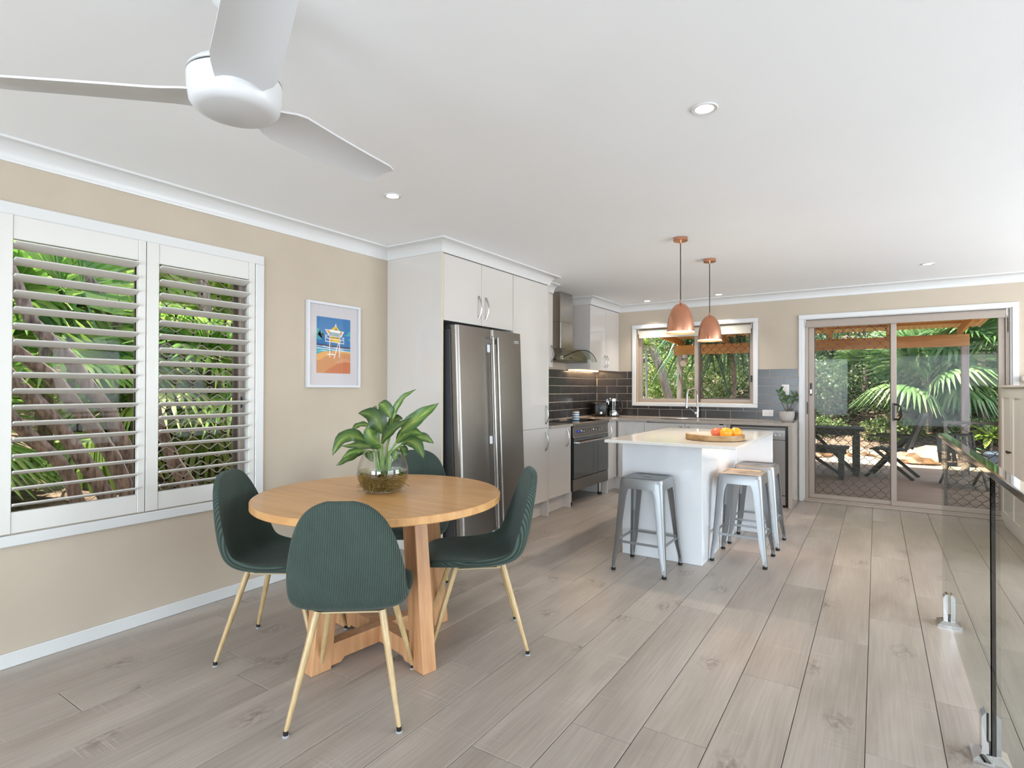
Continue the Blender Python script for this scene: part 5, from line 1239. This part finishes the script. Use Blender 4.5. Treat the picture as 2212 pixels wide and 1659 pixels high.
for k, (x, y, s) in enumerate([(3.6, 13.1, .55), (5.0, 13.2, .6), (2.4, 13.3, .5), (1.2, 13.4, .6), (-.6, 13.0, .7), (-1.7, 13.4, .8), (.5, 13.1, .6)]):
    shrub(x, y, .25, (s, s*.7, s*.45), 1800, .065, fol_bright if x < 1 else fol_mid, 'ground_cover_plant', ['low leafy ground cover right of the sandstone rock', 'low ground cover beside the pergola post', 'low ground cover behind the picnic table', 'low ground cover left of the picnic table', 'sunlit ground cover at the lower middle of the kitchen window', 'sunlit ground cover at the lower left of the kitchen window', 'sunlit ground cover right of the timber post in the kitchen window'][k], 'low ground cover plants on the bank', cat='plant')
# fan palm leaf meshes
def fan_leaf(R, nseg, spread, droop, petL=.5):
    V = []; F = []
    for i in range(nseg):
        a = -spread/2+spread*i/(nseg-1); L = R*(1-.25*abs(a)/(spread/2)); w0 = R*.018; w1 = R*spread/nseg*.36; b = len(V)
        for (u, ww) in ((.04, w0), (.45, w1), (.72, w1*.7), (1.0, .002)):
            z = -droop*L*max(0, u-.45)**1.6*2.2+.03*math.sin(i*2.2)*u; px, py = math.sin(a)*L*u, math.cos(a)*L*u*(1-.15*droop*u); nx_, ny_ = math.cos(a), -math.sin(a)
            V += [(px-nx_*ww, py-ny_*ww, z), (px, py, z+.012), (px+nx_*ww, py+ny_*ww, z)]
        for s in range(3):
            for q in range(2): F.append((b+s*3+q, b+s*3+q+1, b+s*3+q+4, b+s*3+q+3))
    b = len(V); V += [(-.012, 0, 0), (.012, 0, 0), (.012, -petL, -.1), (-.012, -petL, -.1), (0, 0, -.015), (0, -petL, -.115)]
    F += [(b, b+1, b+2, b+3), (b, b+3, b+5, b+4), (b+1, b+4, b+5, b+2)]
    me = bpy.data.meshes.new('frond'); me.from_pydata([tuple(map(float, v)) for v in V], [], F); me.update(); return me
FAN = {}
def fan_palm(x, y, z0, zc, nfr, R, m, label, seed, droop=.5, group='fan palms in the garden', tr=.07):
    t = thing('fan_palm', label, 'palm', (x, y, z0), 0, group); rd = random.Random(seed)
    key = (round(R, 1), m.name, droop)
    if key not in FAN:
        me = fan_leaf(R, 34, math.radians(250), droop, .55); me.materials.append(m); FAN[key] = me
    bm = nb(); tube(bm, [(0, 0, -.1), (.02, 0, (zc-z0)*.5), (0, .02, zc-z0)], [tr*1.2, tr, tr*.8], 10); part('trunk', bm, barkm, t, w=False, smooth=True)
    for k in range(nfr):
        az = 2*PI*k/nfr+rd.uniform(-.25, .25); el = rd.choice((-.5, -.1, .3, .7, 1.0))+rd.uniform(-.15, .15)
        o = bpy.data.objects.new('frond', FAN[key]); C.objects.link(o); o.parent = t
        d = Vector((math.cos(az)*math.cos(el), math.sin(az)*math.cos(el), math.sin(el))); L = .55
        o.location = Vector((0, 0, zc-z0))+d*L
        o.rotation_mode = 'QUATERNION'; q = d.to_track_quat('Y', 'Z'); o.rotation_quaternion = q @ Matrix.Rotation(rd.uniform(-.4, .4)+.5, 4, 'X').to_quaternion(); s = rd.uniform(.8, 1.1); o.scale = (s, s, s)
    return t
fan_palm(4.15, 13.6, .3, 1.55, 12, .95, palm_m, 'large fan palm behind the sliding door, its fronds drooping toward the deck', 1, .7)
fan_palm(5.0, 13.9, .4, 2.2, 11, 1.0, palm_m, 'tall fan palm behind and right of the pergola post', 2, .5)
fan_palm(3.1, 14.5, .5, 1.75, 7, .6, palm_m, 'fan palm seen through the diamond screen of the door', 3, .5)
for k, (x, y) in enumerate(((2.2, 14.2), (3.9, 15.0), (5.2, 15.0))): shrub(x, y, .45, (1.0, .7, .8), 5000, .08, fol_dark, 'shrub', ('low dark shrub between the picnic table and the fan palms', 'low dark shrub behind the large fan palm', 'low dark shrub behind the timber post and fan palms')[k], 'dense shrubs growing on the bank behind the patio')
# garden on the left
fan_palm(-3.3, 2.0, .3, 1.75, 13, .85, palm_v, 'fan palm behind the upper left shutter panel', 4, .5)
fan_palm(-2.9, .9, .25, .85, 11, .75, palm_v, 'low fan palm at the lower left of the shuttered window', 5, .7)
fan_palm(-4.2, 3.1, .6, 2.3, 12, .95, palm_y, 'yellow green fan palm behind the upper middle of the shuttered window', 6, .5)
fan_palm(-3.0, 3.7, .35, 1.35, 13, .85, palm_v, 'fan palm behind the right shutter panel', 7, .6)
fan_palm(-4.6, 4.6, .7, 2.2, 12, 1.0, palm_y, 'tall yellow green palm behind the upper right shutter panel', 8, .6)
fan_palm(-3.4, 2.9, .4, 1.0, 12, .8, palm_y, 'drooping yellow green palm low behind the middle of the left window', 9, .95)
def trunk(bm, pts, r0, r1):
    r0, r1 = r0*.85, r1*.82
    pts = [Vector(p) for p in pts]; n = len(pts); tube(bm, pts, [r0+(r1-r0)*i/(n-1) for i in range(n)], 14)
def tree(label, loc, trunks, crown=None, m=barkm):
    t = thing('leaning_tree', label, 'tree', loc)
    for pts, ra, rb in trunks:
        bm = nb(); trunk(bm, pts, ra, rb)
        for v in bm.verts: v.co += Vector((random.uniform(-1, 1), random.uniform(-1, 1), 0))*.006
        part('trunk', bm, m, t, smooth='all')
    if crown:
        for (c, r, n, s, fm) in crown:
            V, F = leaf_cloud(c, r, n, s, .4); V += np.array(c)-np.array(loc); mesh_obj('foliage', V, F, fm, t, 'stuff')
    return t
tree('multi trunk leaning tree closest to the left shutter panel', (-1.5, 2.0, 0),
     [([(-1.6, .55, 2.6), (-1.6, 1.11, 1.87), (-1.6, 1.32, 1.54), (-1.6, 1.54, 1.35), (-1.6, 1.73, 1.06), (-1.6, 1.91, .75), (-1.6, 1.98, .55), (-1.6, 2.07, .28), (-1.6, 2.15, -.1)], .045, .075),
      ([(-2.0, .6, 2.3), (-2.0, 1.2, 1.66), (-2.0, 1.43, 1.33), (-2.0, 1.61, 1.11), (-2.0, 1.76, .88), (-2.0, 1.97, .51), (-2.0, 2.08, .26), (-2.0, 2.2, -.1)], .05, .08),
      ([(-1.4, .5, 1.75), (-1.4, 1.03, 1.3), (-1.4, 1.2, 1.15), (-1.4, 1.37, .94), (-1.4, 1.52, .76), (-1.4, 1.58, .64), (-1.4, 1.64, .4), (-1.4, 1.7, -.1)], .04, .055)])
tree('twin trunk leaning tree seen across the left shutter panel, behind the nearest one', (-2.4, 2.5, .1),
     [([(-2.2, 1.2, 2.9), (-2.2, 1.43, 2.25), (-2.2, 1.59, 1.79), (-2.2, 1.84, 1.51), (-2.2, 1.96, 1.3), (-2.2, 2.12, 1.07), (-2.2, 2.21, .82), (-2.2, 2.32, .57), (-2.2, 2.4, .0)], .05, .085),
      ([(-3.2, 1.5, 3.6), (-3.2, 1.98, 2.83), (-3.2, 2.16, 2.49), (-3.2, 2.37, 2.26), (-3.2, 2.59, 1.93), (-3.2, 2.69, 1.67), (-3.2, 2.73, 1.31), (-3.2, 2.78, .9), (-3.2, 2.8, .1)], .07, .10)],
     None)
tree('tall rough barked tree at the right of the left shutter panel', (-3.6, 2.9, .3), [([(-3.6, 2.3, 4.2), (-3.6, 2.6, 3.1), (-3.6, 2.71, 2.52), (-3.6, 2.87, 1.88), (-3.6, 2.95, 1.2), (-3.6, 3.0, .2)], .06, .10), ([(-4.0, 2.2, 3.6), (-4.0, 2.37, 2.66), (-4.0, 2.45, 2.22), (-4.0, 2.5, .4)], .06, .08)], None)
tree('dark trunk standing behind the right shutter panel', (-3.0, 3.5, .2), [([(-3.0, 3.0, 3.8), (-3.0, 3.29, 2.71), (-3.0, 3.42, 1.68), (-3.0, 3.51, .95), (-3.0, 3.55, .1)], .07, .10), ([(-1.3, 1.93, 1.42), (-1.2, 2.02, 1.2), (-1.2, 2.08, .95), (-1.2, 2.17, .7), (-1.2, 2.33, .43), (-1.2, 2.5, -.1)], .012, .09)], None)
G2 = 'bushes filling the garden outside the left window'
for k, (x, y, z, r, n, s, m) in enumerate([(-6.2, 1.2, 1.0, (1.3, 1.9, 1.5), 9000, .10, fol_v), (-6.6, 4.6, 1.1, (1.3, 2.0, 1.6), 9000, .10, fol_v), (-6.0, 7.6, 1.0, (1.4, 2.0, 1.6), 7000, .10, fol_v), (-5.6, -1.8, .9, (1.3, 1.8, 1.6), 5000, .10, fol_v), (-8.6, 3.0, 1.6, (1.6, 4.2, 2.6), 14000, .13, fol_v), (-8.4, 9.0, 1.6, (1.8, 3.6, 2.8), 9000, .13, fol_v), (-8.0, -3.0, 1.5, (1.8, 3.0, 2.6), 6000, .13, fol_v)]):
    shrub(x, y, z, r, n, s, m, 'garden_bush', ['bright bush behind the left shutter panel', 'bright bush behind the right shutter panel', 'mid green bush far right beyond the shuttered window', 'mid green bush beyond the left edge of the shuttered window', 'tall bright foliage filling the top of the shuttered window', 'tall mid green foliage in the far right of the left garden', 'tall mid green foliage in the far left of the left garden'][k], G2)
# strappy plants
def rosette(x, y, z0, zc, n, L, w, m, name, label, cat='plant', droop=.6, tr=.02, trm=None, up=.9, seed=3):
    t = thing(name, label, cat, (x, y, z0)); rd = random.Random(seed)
    if zc > z0+.05: bm = nb(); tube(bm, [(0, 0, -.05), (.02, 0, (zc-z0)*.5), (0, 0, zc-z0)], [tr*1.3, tr, tr], 9); part('stem', bm, trm or barkg, t, w=False, smooth=True)
    V = []; F = []
    for k in range(n):
        az = rd.uniform(0, 2*PI); el = rd.uniform(-.2, up*1.4); d = Vector((math.cos(az)*math.cos(el), math.sin(az)*math.cos(el), math.sin(el))); s = d.cross(Vector((0, 0, 1))).normalized(); l = L*rd.uniform(.7, 1.1); b = len(V)
        for i in range(6):
            u = i/5; p = Vector((0, 0, zc-z0))+d*l*u-Vector((0, 0, 1))*droop*l*u*u; ww = w*math.sin(PI*(.12+.88*u))**.6 if u < 1 else .001
            V += [tuple(p-s*ww), tuple(p-Vector((0, 0, ww*.5))), tuple(p+s*ww)]
        for i in range(5):
            for q in range(2): F.append((b+i*3+q, b+i*3+q+1, b+i*3+q+4, b+i*3+q+3))
    mesh_obj('leaves', V, F, m, t, 'stuff'); return t
rosette(-.97, 12.0, .05, 2.25, 60, .55, .016, palm_y, 'yucca', 'slender yucca with a bright spiky crown at the left of the kitchen window', tr=.025, trm=mat('pale_stem', 'A9A59C', .8), droop=.35)
rosette(.2, 12.0, .0, 2.45, 80, 1.25, .032, drac_m, 'dracaena', 'drooping long leaved dracaena in the middle of the kitchen window', droop=.95, tr=.05, up=.6, seed=5)
rosette(.85, 12.1, .0, 2.6, 110, 1.35, .032, drac_m, 'dracaena', 'drooping long leaved dracaena behind the diamond grille of the kitchen window', droop=.9, tr=.05, up=.6, seed=6)
rosette(4.98, 12.75, .2, .45, 22, .55, .055, palm_y, 'agave', 'pale green broad leaved plant at the right edge of the garden', droop=.35, up=1.0, seed=8)
rosette(4.5, 12.75, .2, .3, 8, .75, .03, drac_m, 'strap_leaf_plant', 'upright blue green strap leaves just left of the pergola post', droop=.15, up=1.1, seed=9)
t = tree('thick grey trunk leaning across the left pane of the kitchen window', (-.8, 13, .3), [([(-1.6, 13, 3.9), (-1.24, 13, 2.44), (-1.1, 13, 2.05), (-.95, 13, 1.71), (-.77, 13, 1.03), (-.6, 13, .2)], .09, .13)], [((-1.7, 13.2, 4.4), (1.8, 1.6, .9), 4000, .12, fol_mid)], barkg)
